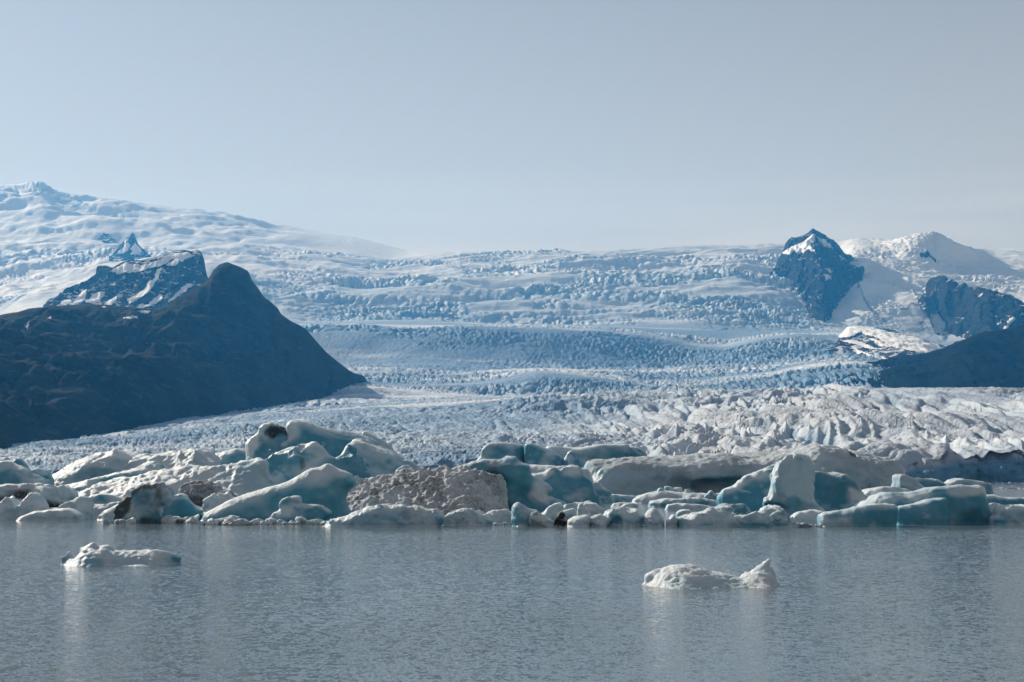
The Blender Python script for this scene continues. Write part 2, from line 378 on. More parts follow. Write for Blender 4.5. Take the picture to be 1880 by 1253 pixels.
def glacier_disp(X, Y, Z, K, PX):
    deep = np.zeros_like(X); dust = np.zeros_like(X); snow = np.zeros_like(X); rock = np.zeros_like(X)
    Z0 = Z.copy()
    gy = np.gradient(Z0, axis=0) / np.maximum(np.gradient(Y, axis=0), .5)      # slope along the valley
    def layer(lo, hi, mask, sc, amp, seed, ang, sx, sy, tilt, crack, cw):
        r0 = (Y > lo) & (Y < hi)
        x, y = X[r0], Y[r0]
        wx = x + sc * .5 * vnoise2(x / sc / 2.2, y / sc / 2.2, seed + 40); wy = y + sc * .5 * vnoise2(x / sc / 2.2 + 9, y / sc / 2.2, seed + 41)
        a = ang + .5 * vnoise2(x / sc / 14, y / sc / 14, seed + 42)
        ca, sa = np.cos(a), np.sin(a)
        p = (wx * ca + wy * sa) / (sc * sx); q = (-wx * sa + wy * ca) / (sc * sy)
        f1, f2, hid, ox, oy = worley2(p, q, seed)
        e = f2 - f1
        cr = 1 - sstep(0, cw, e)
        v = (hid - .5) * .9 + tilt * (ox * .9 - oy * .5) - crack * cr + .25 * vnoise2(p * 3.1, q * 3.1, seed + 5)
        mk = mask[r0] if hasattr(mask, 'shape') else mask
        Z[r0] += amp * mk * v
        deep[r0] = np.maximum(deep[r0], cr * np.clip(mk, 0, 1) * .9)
    big = fbm2(X / 420, Y / 420, 3, 3)
    # near serac field: sharp blades on the right, worn lumps on the left
    rgt = sstep(900, 1350, PX)
    near = sstep(1.0, 1.03, K) * (1 - sstep(2150, 2900 + 700 * (1 - rgt), Y))
    layer(900, 3700, near * (.42 * (1 - rgt) + .13 * rgt) * (.6 + .8 * np.clip(big + .3, 0, 1)), 26, 7.5, 21, .95, .65, 1.7, .95, .35, .2)
    layer(900, 2600, near * (.5 * (1 - rgt) + .15 * rgt) * (1 - sstep(2000, 2600, Y)), 11, 3.0, 33, .7, .8, 1.3, .9, .4, .3)
    blade = near * sstep(1.02, 1.25, K) * sstep(820, 1050, PX) * (1 - .62 * sstep(1380, 1640, PX)) * np.clip(.55 + 1.1 * fbm2(X / 190, Y / 240, 3, 131), .05, 1.25)
    r0 = blade > .01; x, y = X[r0], Y[r0]
    wx = x + 7 * vnoise2(x / 34, y / 130, 132); wy = y + 40 * vnoise2(x / 30 + 5, y / 140, 133)
    for (an, su, sv, am, sd_) in ((-.07, 11.5, 130, 7.5, 141), (.06, 6., 60, 2.8, 143)):
        a = an + .13 * vnoise2(x / 260, y / 500, sd_ + 1)
        rg_ = 1 - 2 * np.abs(vnoise2((wx * np.cos(a) + wy * np.sin(a)) / su, (-wx * np.sin(a) + wy * np.cos(a)) / sv, sd_))
        Z[r0] += am * blade[r0] * (rg_ - .4)
        deep[r0] = np.maximum(deep[r0], blade[r0] * np.clip(-rg_ - .1, 0, 1) * 1.3)
    r0 = (K > 1) & (Y < 3800); x, y = X[r0], Y[r0]
    for (ang, su, sv, dep, wd, sd_) in ((.09, 17, 190, 13, .17, 101), (-.1, 23, 170, 13, .14, 103), (.02, 9, 90, 5, .18, 105)):
        a = ang + .12 * vnoise2(x / 330, y / 600, sd_ + 1)
        wx = x + 7 * vnoise2(x / 32, y / 110, sd_ + 2); wy = y + 50 * vnoise2(x / 45 + 7, y / 150, sd_ + 3)
        n_ = vnoise2((wx * np.cos(a) + wy * np.sin(a)) / su, (-wx * np.sin(a) + wy * np.cos(a)) / sv, sd_)
        cr = np.exp(-(n_ / wd) ** 2) * np.clip(.25 + 1.5 * vnoise2(x / 60, y / 220, sd_ + 4), 0, 1)
        mk = near[r0] * (.25 + .75 * rgt[r0])
        Z[r0] += mk * (-dep * cr + .35 * dep * n_)
        deep[r0] = np.maximum(deep[r0], cr * mk * .8)
    Z += 7 * near * fbm2(X / 130, Y / 160, 3, 12) * (.5 + rgt)
    # mid tongue: dense small crevasses, strongest where the ice steepens
    steep = sstep(.04, .16, gy)
    mid = sstep(2600, 3400, Y) * (1 - sstep(6800, 7600, Y))
    band = np.clip(.55 + 1.2 * fbm2(X / 1100 + 3, Y / 240, 3, 151), .1, 1.3)
    layer(2300, 7700, mid * (.18 + .9 * steep + .25 * (1 - sstep(560, 760, PX))) * band, 34, 14, 55, .12, .75, 2.4, .8, .8, .32)
    layer(2300, 5200, mid * (.25 + .5 * steep) * band, 17, 5, 57, .1, .75, 2.2, .9, .6, .32)
    Z += 14 * mid * fbm2(X / 420, Y / 500, 3, 14)
    # great icefall
    fall = sstep(7400, 8100, Y) * (1 - sstep(10500, 11300, Y)) * sstep(430, 640, PX) * (1 - .75 * sstep(1430, 1560, PX))
    bench = np.clip(.55 + 1.1 * fbm2(X / 700, Y / 380, 3, 77), .12, 1.25)
    bench = np.clip(bench * 1.25 - .2, .04, 1.3)
    layer(7300, 11400, fall * bench, 88, 26, 71, .2, 1.3, 1.5, .6, .75, .36)
    layer(7300, 11400, fall * bench, 44, 12, 73, .3, 1.0, 1.4, .7, .7, .4)
    Z += 52 * fall * ridge2(X / 900, Y / 300, 4, 19)
    # ice cap: broad swells and drifts, some crevassed patches
    cap = sstep(7500, 9000, Y) * (1 - sstep(430, 640, PX) * (1 - sstep(1430, 1560, PX)))
    edge = 1 - sstep(12300, 13000, Y) * (PX < 1500)
    sw = ridge2(X / 1500 + 4, Y / 900, 4, 91)
    Z += cap * edge * (1 - .88 * sstep(1500, 1580, PX) * sstep(8000, 8600, Y) * (1 - sstep(1760, 1900, PX) * .6)) * (38 * sw + 42 * fbm2(X / 420, Y / 300, 4, 93))
    patch = np.clip(fbm2(X / 800 + 5, Y / 600, 3, 95) * 2 - .35, 0, 1) * (1 - sstep(1540, 1600, PX) * sstep(9300, 9900, Y))
    layer(7300, 13500, cap * patch * edge, 85, 20, 97, .2, 1.5, .8, .6, .7, .4)
    bas = cap * sstep(1540, 1600, PX) * (1 - sstep(9500, 10200, Y))
    Z += bas * (10 * fbm2(X / 120, Y / 120, 4, 98) + 16 * ridge2(X / 260, Y / 330, 3, 99))
    layer(7300, 12000, bas * np.clip(fbm2(X / 300, Y / 400, 2, 102) * 2.2, 0, 1), 60, 20, 107, .2, 1.3, .8, .7, .8, .4)
    snow = np.clip(cap * (1 - patch) + .45 * sstep(8600, 9800, Y), 0, 1)
    # grit blown over the ice of the right-hand front
    dust = np.clip(near * rgt * (.5 + .6 * fbm2(X / 60, Y / 170, 4, 44)), 0, 1) * (1 - .6 * deep)
    mor = np.exp(-((PX - 1860 + (Y - 2600) * .05) / 90) ** 2) * sstep(1900, 2500, Y) * (1 - sstep(3300, 3700, Y))
    rock = np.clip(mor * (.4 + 1.6 * fbm2(X / 60, Y / 60, 4, 45)), 0, 1)
    PY = 626.5 - F_PX * np.tan(np.arctan((Z - CAM_H) / Y) - PITCH)
    for line, wd in (([(1568, 500), (1580, 530), (1592, 560), (1608, 578), (1630, 594)], 2.6), ([(1655, 566), (1672, 560), (1690, 556)], 3.), ([(1688, 590), (1702, 583), (1712, 586)], 2.5)):
        d = np.full_like(X, 1e9)
        sel = (PX > 1540) & (PX < 1740) & (Y > 7000)
        px_, py_ = PX[sel], PY[sel] + 5 * vnoise2(PX[sel] / 9, PY[sel] / 9, 4)
        dd = np.full(px_.shape, 1e9)
        for (ax, ay), (bx, by) in zip(line[:-1], line[1:]):
            t = np.clip(((px_ - ax) * (bx - ax) + (py_ - ay) * (by - ay)) / ((bx - ax) ** 2 + (by - ay) ** 2), 0, 1)
            dd = np.minimum(dd, np.hypot(px_ - ax - t * (bx - ax), py_ - ay - t * (by - ay)))
        rock[sel] = np.maximum(rock[sel], .8 * (1 - sstep(wd * .3, wd, dd)))
    # the front cliff: broken face
    cl = (K < 1.05)
    Yn = Y + np.where(cl, 6 * fbm2(X / 14, Z / 9 + 40, 4, 60) + 4.5 * ridge2(X / 8, Z / 26 + 7., 3, 62) + 9 * fbm2(X / 60, Z * 0 + 3., 2, 61), 0)
    deep = np.where(K < .95, .95, deep)  # whole cliff face darkened: its shade put into the colour
    bench_light = (1 - steep) * sstep(3600, 4600, Y) * (1 - near)  # flat benches, lightened in colour as sunlit ground
    bare_shade = np.clip((1 - snow) * (1 - .5 * near * rgt) * (.30 + .75 * steep + .55 * near * (1 - rgt) + .8 * fbm2(X / 1000, Y / 150, 4, 48)) - .5 * bench_light, 0, 1) * (1 - .62 * sstep(7300, 8300, Y)) * (1 - .6 * sstep(8800, 10300, Y))  # bare ice tone plus slope shade: steep parts darker, benches paler
    return X, Yn, Z, dict(bare_shade=bare_shade, deep=deep, dust=dust, snow=snow, rock=rock)
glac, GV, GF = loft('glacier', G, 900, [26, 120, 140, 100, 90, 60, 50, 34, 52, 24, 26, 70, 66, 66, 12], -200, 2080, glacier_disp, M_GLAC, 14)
tag(glac, 'crevassed blue white glacier falling from the ice cap to the lagoon', 'glacier', kind='structure')

# --- mountains
def on_ice(px, py):                    # forward distance at which the ice surface is met along that direction (farthest crossing)
    P = []
    for c in G[1:-1]:
        c = np.array(sorted(c['c'] if isinstance(c, dict) else c), float)
        P.append((np.interp(px, c[:, 0], c[:, 1]), np.interp(px, c[:, 0], c[:, 2])))
    for (pa, ya), (pb, yb) in reversed(list(zip(P[:-1], P[1:]))):
        if min(pa, pb) <= py <= max(pa, pb): return ya + (yb - ya) * (py - pa) / ((pb - pa) or 1e-9)
    return 9000.
def rise_from_ice(foot, crest, gap=300., back=900., s=1.8, front=280., sink=130.):   # loft curves of a rock body standing in the ice
    f = np.array(sorted(foot), float)
    fy = smooth1(np.array([on_ice(p, q) for p, q in f[:, :2]]), .6)
    c = sorted(crest)
    base = [(p, q, y - front, float(at(p, q, y)[1]) - sink) for (p, q), y in zip(f[:, :2], fy)]
    ft = [(p, q, y) for (p, q), y in zip(f[:, :2], fy)]
    cr = [(p, q, max(y, float(np.interp(p, f[:, 0], fy)) + gap)) for p, q, y in c]
    bk = [(p, q, y + back, float(at(p, q, y)[1]) - 500) for p, q, y in cr]
    return [base, {'c': ft, 's': max(1.5 * s, 1)}, {'c': cr, 's': .5 * s}, bk]
def rock_disp(amp, sc, crag=1., terr=0., seed=0, foot=1.0, crest=2., lock=.5, lw=.22, gul=0.):
    def f(X, Y, Z, K, PX):
        k = sstep(.0, foot, K) * (1 - lock * np.exp(-((K - crest) / lw) ** 2))
        d = ridge2(X / sc, (Y + Z * 1.3) / sc, 5, seed) * .6 + fbm2(X / sc * 2.7, (Y + Z) / sc * 2.7, 4, seed + 9) * .4
        Zn = Z + amp * k * d
        if gul: Zn = Zn - gul * k * np.clip(ridge2(X / 75 + Y / 900 + .6 * vnoise2(X / 150, Y / 300, seed + 77), Y / 900, 3, seed + 78), 0, 1) ** 2
        g = ridge2(X / sc * 3.4 + Z / sc * .8, Y / sc * .9 + Z / sc * .5, 4, seed + 20)
        Yn = Y - amp * crag * g * k
        if terr: Zn = Zn + k * terr * (np.abs(((Zn + 30 * vnoise2(X / 400, Y / 400, seed + 5)) / (terr * 5)) % 1 - .5) * 2 - .5)
        return X, Yn, Zn, {}
    return f
hillA, HV, HF = loft('mountain', [
    [(p, 900, y, -20.) for p, y in ((-365, 1500), (0, 1650), (200, 2100), (400, 2850), (560, 3700), (640, 4350), (690, 4700))],
    C('-365,834,1650 -100,834,1700 0,826,1850 100,814,2050 200,799,2350 300,781,2700 400,764,3150 480,752,3500 560,739,3900 620,727,4250 655,712,4550 690,730,4850'),
    C('-365,760,1880 -100,752,1930 0,735,2080 100,728,2270 200,712,2540 300,700,2880 400,690,3320 480,690,3650 560,694,4000 620,698,4350 645,704,4560 665,716,4700 690,730,4950'),
    C('-365,690,2350 -100,675,2500 0,655,2700 100,650,2900 200,640,3180 300,632,3450 400,622,3800 480,632,3980 560,656,4150 620,678,4450 645,694,4620 668,712,4800 690,730,5050'),
    {'c': C('-365,610,3100 -100,596,3300 0,584,3500 45,577,3600 95,569,3700 160,565,3850 220,568,3950 270,573,4000 300,568,4050 330,551,4100 360,532,4150 382,514,4200 392,496,4200 402,487,4200 418,482,4200 432,486,4200 446,493,4200 456,499,4200 462,516,4200 474,530,4200 482,544,4230 498,556,4260 511,567,4280 515,576,4300 535,590,4320 560,603,4360 575,620,4400 600,648,4500 630,672,4650 650,688,4780 662,696,4850 676,712,4950 690,730,5150'), 's': 1.6},
    [(p, 640, 6000, z) for p, z in ((-365, 200), (0, 200), (400, 350), (560, 250), (690, 120))],
  ], 430, [8, 70, 60, 75, 10], -260, 690, rock_disp(62, 420, 2.0, 12, 5, 2., 4., .93, .55, 42.), M_HILL, 10)
tag(hillA, 'broad dark blue mountain with blunt knob on its shoulder, left of the glacier', 'mountain', kind='structure')
peakB, BV, BF = loft('mountain', [
    [(p, 600, y, 200.) for p, y in ((60, 5500), (400, 5600))],
    C('60,590,5700 93,570,5700 150,575,5700 250,578,5750 400,575,5800'),
    C('60,585,6000 93,562,6000 150,548,6000 250,540,6000 340,530,6000 400,545,6000'),
    {'c': C('60,580,6400 80,572,6400 93,556,6400 120,541,6400 150,525,6400 178,506,6400 181,491,6400 196,489,6400 206,494,6400 228,482,6400 245,478,6400 262,480,6400 290,474,6400 320,464,6400 340,463,6400 352,466,6400 358,461,6400 366,462,6400 372,470,6400 377,486,6400 378,505,6400 384,518,6400 400,540,6400'), 's': 1.6},
    [(p, 600, 7200, 300.) for p in (60, 400)],
  ], 240, [6, 40, 70, 8], 60, 400, rock_disp(26, 260, 2.0, 0, 15, 1.5, 3.), M_ROCK, 6)
tag(peakB, 'flat topped rocky mountain streaked with snow behind the knobbed shoulder', 'mountain', kind='structure')
spurC, _, _ = loft('hill', [
    [(p, 900, 2000, -20.) for p in (-365, 110)],
    C('-365,800,2200 0,800,2200 60,795,2250 110,790,2300'),
    {'c': C('-365,650,2900 -100,660,2900 -20,668,2900 15,676,2900 40,690,2900 58,708,2900 72,724,2900 80,738,2900 110,770,2900'), 's': 4},
    [(p, 900, 3400, 60.) for p in (-365, 110)],
  ], 150, [8, 60, 10], -260, 110, rock_disp(20, 240, 1.4, 0, 25, 1.), M_HILL, 8)
tag(spurC, 'near black rounded hill spur at the left edge under the mountain', 'hill', kind='structure')
peakD, DV, DF = loft('mountain', rise_from_ice(
    [(1405, 500), (1422, 496), (1440, 510), (1460, 532), (1482, 560), (1500, 586), (1512, 600), (1519, 578), (1528, 557), (1540, 545), (1552, 531), (1562, 516), (1574, 501), (1590, 500)],
    C('1405,680,0 1414,600,0 1419,520,0 1424,492,9600 1430,476,9600 1438,460,9600 1441,450,9600 1448,443,9600 1460,440,9600 1473,438,9600 1484,432,9600 1491,426,9600 1497,430,9600 1510,436,9600 1522,443,9600 1540,458,9600 1556,472,9600 1567,486,9600 1573,498,9600 1577,530,0 1581,600,0 1590,680,0')),
  190, [8, 150, 8], 1412, 1583, rock_disp(55, 230, 2.6, 0, 35, 1.), M_ROCK, 5)
tag(peakD, 'pointed dark rock mountain with snowy summit standing out of the icefall', 'mountain', kind='structure')
ridgeE, EV, EF = loft('mountain', rise_from_ice(
    [(1685, 540), (1700, 540), (1712, 572), (1728, 592), (1745, 605), (1775, 612), (1795, 628), (1880, 640), (2245, 645)],
    C('1685,640,0 1694,580,0 1698,545,0 1701,528,0 1704,513,0 1712,508,0 1730,508,0 1742,515,0 1756,522,0 1772,526,0 1800,531,0 1846,538,0 1862,548,0 1880,556,0 1960,585,0 2245,620,0'), 160),
  260, [8, 120, 8], 1685, 2080, rock_disp(42, 190, 2.8, 0, 45, 1.), M_ROCK, 5)
tag(ridgeE, 'jagged dark rock ridge at the right with fluted face below the snowfield', 'mountain', kind='structure')
slopeF, FV, FF = loft('hill', [
    [(p, 900, 3900, 30.) for p in (1550, 2245)],
    C('1550,690,4700 1600,690,4700 1640,688,4600 1700,700,4500 1730,716,4300 1780,720,4250 1880,722,4250 2245,722,4250'),
    {'c': C('1550,685,5600 1590,672,5600 1640,664,5500 1690,660,5400 1735,648,5300 1765,632,5250 1790,621,5200 1830,612,5200 1880,604,5200 2000,588,5200 2245,560,5200'), 's': 4},
    [(p, 700, 5900, 150.) for p in (1550, 2245)],
  ], 240, [8, 90, 12], 1555, 2080, rock_disp(24, 200, 2.0, 0, 55, 1., 2., .35, .22, 20.), M_DARK, 8)
tag(slopeF, 'smooth dark hillside at the right edge dropping to the ice', 'hill', kind='structure')
bandG, BGV, BGF = loft('hill', rise_from_ice(
    [(1510, 640), (1540, 634), (1580, 646), (1620, 660), (1660, 674), (1700, 684), (1760, 690)],
    C('1510,660,7300 1530,640,7300 1545,622,7300 1560,604,7300 1600,608,7300 1640,616,7200 1680,628,7000 1720,640,6800 1760,648,6600'), 500),
  190, [6, 100, 8], 1515, 1755, rock_disp(16, 160, 1.4, 0, 65, 1.), M_ROCK, 6)
tag(bandG, 'low broken rock bench half buried in snow beneath the pointed mountain', 'hill', kind='structure')
def nunatak(c, foot, p0, p1, label, n=60, gap=180, front=280., sink=130.):
    o, V, Fq = loft('nunatak', rise_from_ice([(p0 - 4, foot[0][1] + 1)] + foot + [(p1 + 4, foot[-1][1] + 1)], [(p0 - 4, foot[0][1] + 14, 0.)] + [(p, y, 0.) for p, y in c] + [(p1 + 4, foot[-1][1] + 14, 0.)], gap, 400, .35, front, sink),
        n, [4, 40, 4], p0 - 4, p1 + 4, rock_disp(10, 110, 2., 0, int(p0), 1.), M_ROCK, 1)
    return tag(o, label, 'rock outcrop', kind='structure'), V, Fq
spire, NV, NF = nunatak([(205, 470), (212, 462), (218, 456), (222, 449), (228, 445), (233, 436), (237, 438), (240, 432), (244, 427), (249, 438), (254, 450), (262, 458), (272, 466)], [(205, 470), (240, 474), (272, 468)], 205, 272, 'small spired rock outcrop poking from the left snowfield')
nunatak([(172, 428), (178, 421), (184, 426), (190, 424), (194, 431), (201, 431), (206, 438), (212, 442)], [(172, 429), (190, 434), (212, 445)], 172, 212, 'thin line of dark rocks on the snow up left of the spired outcrop', 36)
nunatak([(1685, 471), (1692, 463), (1697, 465), (1703, 460), (1709, 470), (1714, 474)], [(1685, 472), (1700, 472), (1714, 476)], 1685, 1714, 'dark rocks on the front of the domed snow summit', 26, 25, 30., 60.)

# snow lying on the rock: each patch is a thin sheet of the slope's own faces, raised a little
def snow_patches(parent, V, Fq, polys, lift=5.):
    u = V[:, 0] / V[:, 1]; v = (V[:, 2] - CAM_H) / V[:, 1]
    fc = V[Fq].mean(1)
    fu = fc[:, 0] / fc[:, 1]; fv = (fc[:, 2] - CAM_H) / fc[:, 1]
    e1 = V[Fq[:, 1]] - V[Fq[:, 0]]; e2 = V[Fq[:, 3]] - V[Fq[:, 0]]
    nrm = np.cross(e1, e2); nrm /= np.linalg.norm(nrm, axis=1)[:, None] + 1e-9
    jx = .0010 * fbm2(fc[:, 0] / 60, fc[:, 2] / 40, 3, 5); jy = .0008 * fbm2(fc[:, 0] / 60 + 9, fc[:, 2] / 40, 3, 8)
    for poly in polys:
        pts = np.array([ray(*map(float, t.split(','))) for t in poly.split()])
        x, y = fu + jx, fv + jy; ins = np.zeros(len(fc), bool)
        for i in range(len(pts)):
            (x0, y0), (x1, y1) = pts[i], pts[i - 1]
            c = ((y0 > y) != (y1 > y)) & (x < (x1 - x0) * (y - y0) / ((y1 - y0) or 1e-12) + x0)
            ins ^= c
        ins &= nrm[:, 1] < .35
        sel = Fq[ins]
        if len(sel) < 3: continue
        ids, inv = np.unique(sel.ravel(), return_inverse=True)
        nv = np.zeros((len(V), 3)); 
        for k in range(4): np.add.at(nv, sel[:, k], nrm[ins])
        P = V[ids] + lift * nv[ids] / (np.linalg.norm(nv[ids], axis=1)[:, None] + 1e-9)
        link('snow_patch', make_mesh('snow_patch', P, inv.reshape(-1, 4)), M_SNOW, parent)
snow_patches(spire, NV, NF, ['214,467 224,456 232,446 236,444 240,452 234,462 226,468', '238,468 243,452 248,446 254,456 262,464 256,469', '228,440 233,438 236,441 230,447'], 6.)
snow_patches(peakB, BV, BF, [
    '200,500 228,484 262,487 292,479 318,468 345,466 353,474 335,482 318,478 300,488 282,492 262,498 240,503 222,503',
    '308,486 330,477 332,483 326,490 309,489', '232,503 243,500 242,504 234,505',
    '108,562 118,555 130,551 131,556 122,562', '126,561 140,549 152,537 158,534 160,546 150,557 134,562',
    '158,557 170,543 180,538 196,541 185,553 172,559', '168,562 184,555 186,561 176,564', '188,561 200,553 216,546 210,557 205,563',
    '231,554 250,544 264,535 272,520 284,512 290,498 300,492 296,503 280,527 266,545 245,558 240,560',
    '255,566 275,560 288,547 292,541 302,546 293,556 276,564 258,569', '304,556 318,546 332,528 345,522 358,523 335,540 318,552'])
snow_patches(hillA, HV, HF, ['46,598 52,599 56,605 49,608', '227,586 234,584 242,587 236,589', '236,582 247,583 252,585 244,587', '250,575 272,574 270,578 255,578', '88,589 94,586 93,590', '183,568 192,568 188,571', '106,580 110,581 107,583', '38,640 46,646 50,648 42,646'], 6.)
snow_patches(peakD, DV, DF, [
    '1436,466 1452,455 1470,447 1482,440 1491,431 1497,441 1489,450 1497,468 1484,458 1474,465 1458,463 1446,468',
    '1500,436 1520,446 1530,455 1516,452 1506,446', '1515,494 1526,494 1528,499 1520,500', '1512,503 1524,506 1526,514 1518,513', '1540,470 1551,476 1546,477'])
snow_patches(ridgeE, EV, EF, ['1838,590 1843,582 1840,592 1829,600', '1843,605 1850,592 1862,583 1866,587 1858,594 1850,604', '1795,546 1806,537 1803,543', '1870,583 1880,572 1880,578'])
snow_patches(bandG, BGV, BGF, [
    '1540,622 1552,604 1575,598 1610,604 1640,612 1680,620 1720,634 1735,648 1700,650 1670,645 1640,640 1605,622 1580,612 1560,622',
    '1545,626 1570,626 1600,636 1625,645 1600,643 1570,634', '1590,624 1620,630 1640,640 1620,637', '1610,655 1640,664 1660,670 1640,672 1620,664', '1560,638 1590,648 1610,656 1590,655 1566,645',
    '1676,645 1696,647 1694,651 1680,650', '1662,640 1672,643 1670,648'])
# ------------------------------------------------------------------ icebergs
def surface_nets(F, org, h):
    ins = F < 0
    nx, ny, nz = F.shape
    cnt = np.zeros((nx - 1, ny - 1, nz - 1), np.int8)
    for a in (0, 1):
        for b in (0, 1):
            for c in (0, 1): cnt += ins[a:nx - 1 + a, b:ny - 1 + b, c:nz - 1 + c]
    act = (cnt > 0) & (cnt < 8)
    ci = np.argwhere(act)
    idx = np.full(act.shape, -1, np.int32); idx[act] = np.arange(len(ci))
    P = np.zeros((len(ci), 3)); n = np.zeros(len(ci))
    cor = [(a, b, c) for a in (0, 1) for b in (0, 1) for c in (0, 1)]
    val = {k: F[ci[:, 0] + k[0], ci[:, 1] + k[1], ci[:, 2] + k[2]] for k in cor}
    for k in cor:
        for ax in range(3):
            if k[ax]: continue
            k2 = tuple(1 if i == ax else k[i] for i in range(3))
            v0, v1 = val[k], val[k2]; m = (v0 < 0) != (v1 < 0)
            t = np.where(m, v0 / np.where(m, v0 - v1, 1), 0)
            p = np.array(k, float)[None] + np.zeros((len(ci), 3)); p[:, ax] = t
            P += p * m[:, None]; n += m
    P = (P / n[:, None] + ci) * h + org
    Q = []
    for ax in range(3):
        o1, o2 = (ax + 1) % 3, (ax + 2) % 3
        sl0 = [slice(None)] * 3; sl1 = [slice(None)] * 3
        sl0[ax] = slice(0, -1); sl1[ax] = slice(1, None)
        A, B = ins[tuple(sl0)], ins[tuple(sl1)]
        for fl in (False, True):
            e = np.argwhere((A != B) & (A == (not fl)))
            e = e[(e[:, o1] > 0) & (e[:, o2] > 0) & (e[:, o1] < F.shape[o1] - 1) & (e[:, o2] < F.shape[o2] - 1)]
            def cell(d1, d2):
                q = e.copy(); q[:, o1] += d1; q[:, o2] += d2
                return idx[q[:, 0], q[:, 1], q[:, 2]]
            q = np.stack([cell(-1, -1), cell(0, -1), cell(0, 0), cell(-1, 0)], -1)
            Q.append(q if not fl else q[:, ::-1])
    return P, np.concatenate(Q)

def poly_sdf(P, x, z):                 # signed distance to a closed outline, negative inside
    d = np.full(x.shape, 1e9); ins = np.zeros(x.shape, bool)
    for i in range(len(P)):
        ax, az = P[i - 1]; bx, bz = P[i]
        ex, ez = bx - ax, bz - az
        t = np.clip(((x - ax) * ex + (z - az) * ez) / (ex * ex + ez * ez + 1e-12), 0, 1)
        d = np.minimum(d, (x - ax - t * ex) ** 2 + (z - az - t * ez) ** 2)
        ins ^= ((bz > z) != (az > z)) & (x < (ax - bx) * (z - bz) / ((az - bz) or 1e-12) + bx)
    d = np.sqrt(d); return np.where(ins, -d, d)
def smax(a, b, k):
    h = np.maximum(k - np.abs(a - b), 0) / k
    return np.maximum(a, b) + h * h * k * .25
def chaikin(P, n):
    for _ in range(n):
        Q = np.empty((2 * len(P) - 2 + 2, 2)); Q[0] = P[0]; Q[-1] = P[-1]
        Q[1:-1:2] = P[:-1] * .75 + P[1:] * .25; Q[2:-1:2] = P[:-1] * .25 + P[1:] * .75
        P = Q
    return P
BERG_N = [0]
def berg(name, label, cat, contour, wl=None, Y=None, T=2., lean=.3, k=None, amp=.10, sc=.45, flute=0., dirt=0., clear=.25, debris_shade=0.,
         rough=.05, zones=(), carve=(), group='icebergs packed along the far water', ch=1, parent=None, top=0., back=None, vox=1., rs=.7, facet=.6):
    if lean < 1: lean *= .78
    if group == G_FRONT: amp *= 1.7; sc *= .8
    BERG_N[0] += 1; seed = BERG_N[0] * 13
    c = np.array([[float(a) for a in t.split(',')] for t in contour.split()])
    if Y is None:
        Yw = y_water(wl); H = max(.4, (wl - c[:, 1].min()) * Yw / F_PX)
        Y = Yw + T + lean * H * .75
    X, Z = at(c[:, 0], c[:, 1], Y)
    cut = Z < .25
    if wl is not None: cut |= c[:, 1] >= wl - .6
    Z = np.where(cut, -1.2, Z)
    P = np.stack([X, Z], 1)
    if P[0, 1] > -1.1: P = np.vstack([[P[0, 0], -1.2], P])
    if P[-1, 1] > -1.1: P = np.vstack([P, [P[-1, 0], -1.2]])
    P = chaikin(P, ch)
    P = np.vstack([P, [[P[-1, 0], -1.6], [P[0, 0], -1.6]]])
    x0, x1 = P[:, 0].min(), P[:, 0].max(); H = P[:, 1].max(); size = min(H + 1, (x1 - x0) * .6)
    h = max(Y * .00112 * vox, .145)
    A = .5 * amp * max(size, .8); pad = 3 * h + A * 1.3
    Wm = T + lean * (H + 1.2); Wbm = (back if back is not None else T + .5 * lean * (H + 1.2))
    vol = (x1 - x0 + 2 * pad) * (Wm + Wbm + 2 * pad) * (H + 1.4 + pad)
    h = max(h, (vol / 1.7e6) ** (1 / 3))
    gx = np.arange(x0 - pad, x1 + pad, h); gy = np.arange(-Wm - pad, Wbm + pad, h); gz = np.arange(-.8, H + pad, h)
    XX, ZZ = np.meshgrid(gx, gz, indexing='ij')
    d2 = poly_sdf(P, XX, ZZ)
    zt = np.where(d2 < 0, ZZ, -2).max(1); zt = smooth1(zt, max(.6, .25 * size) / h)
    drop = np.maximum(zt[:, None] - ZZ, 0)
    Wf = T + lean * drop; Wb = np.minimum(T + .5 * lean * drop, Wbm) if back is None else np.full_like(drop, back)
    # the crest wanders back and forth so that no berg is a straight wall
    yo = .45 * T * vnoise2(gx / max(size, 1.) * .8 + seed, gx * 0 + seed * .37, seed)[:, None, None]
    y = gy[None, :, None] - yo
    b = np.where(y < 0, -y - Wf[:, None, :], y - Wb[:, None, :]) / math.sqrt(1 + lean * lean * .8)
    kk = k if k is not None else min(T * .62, size * .28)
    Fv = smax(d2[:, None, :] + np.zeros_like(b), b, max(kk, .15))
    for q in carve:                    # hollows: photo x, y, depth offset in metres, radii in metres
        cx, cz = at(q[0], q[1], Y); r = q[3:6]
        g = np.sqrt(((gx[:, None, None] - cx) / r[0]) ** 2 + ((gy[None, :, None] - q[2]) / r[1]) ** 2 + ((gz[None, None, :] - cz) / r[2]) ** 2)
        Fv = smax(Fv, (1 - g) * min(r), .35 * min(r))
    near = np.abs(Fv) < A * 1.6 + 2 * h
    iy = np.nonzero(near)
    px_, py_, pz_ = gx[iy[0]], gy[iy[1]], gz[iy[2]]
    s = max(size * sc, .5)
    nz_ = fbm3(px_ / s + seed, py_ / s, pz_ / s, 3, seed)
    rg = 1 - 2 * np.abs(vnoise3(px_ / s * .62 + seed, py_ / s * .62 + 3, pz_ / s * .5, seed + 60)); rg2 = 1 - 2 * np.abs(vnoise3(px_ / s * 2.3 + seed, py_ / s * 2.3, pz_ / s * 1.5, seed + 61))
    dv = A * (.55 * nz_ - .85 * rg - .22 * rg2)
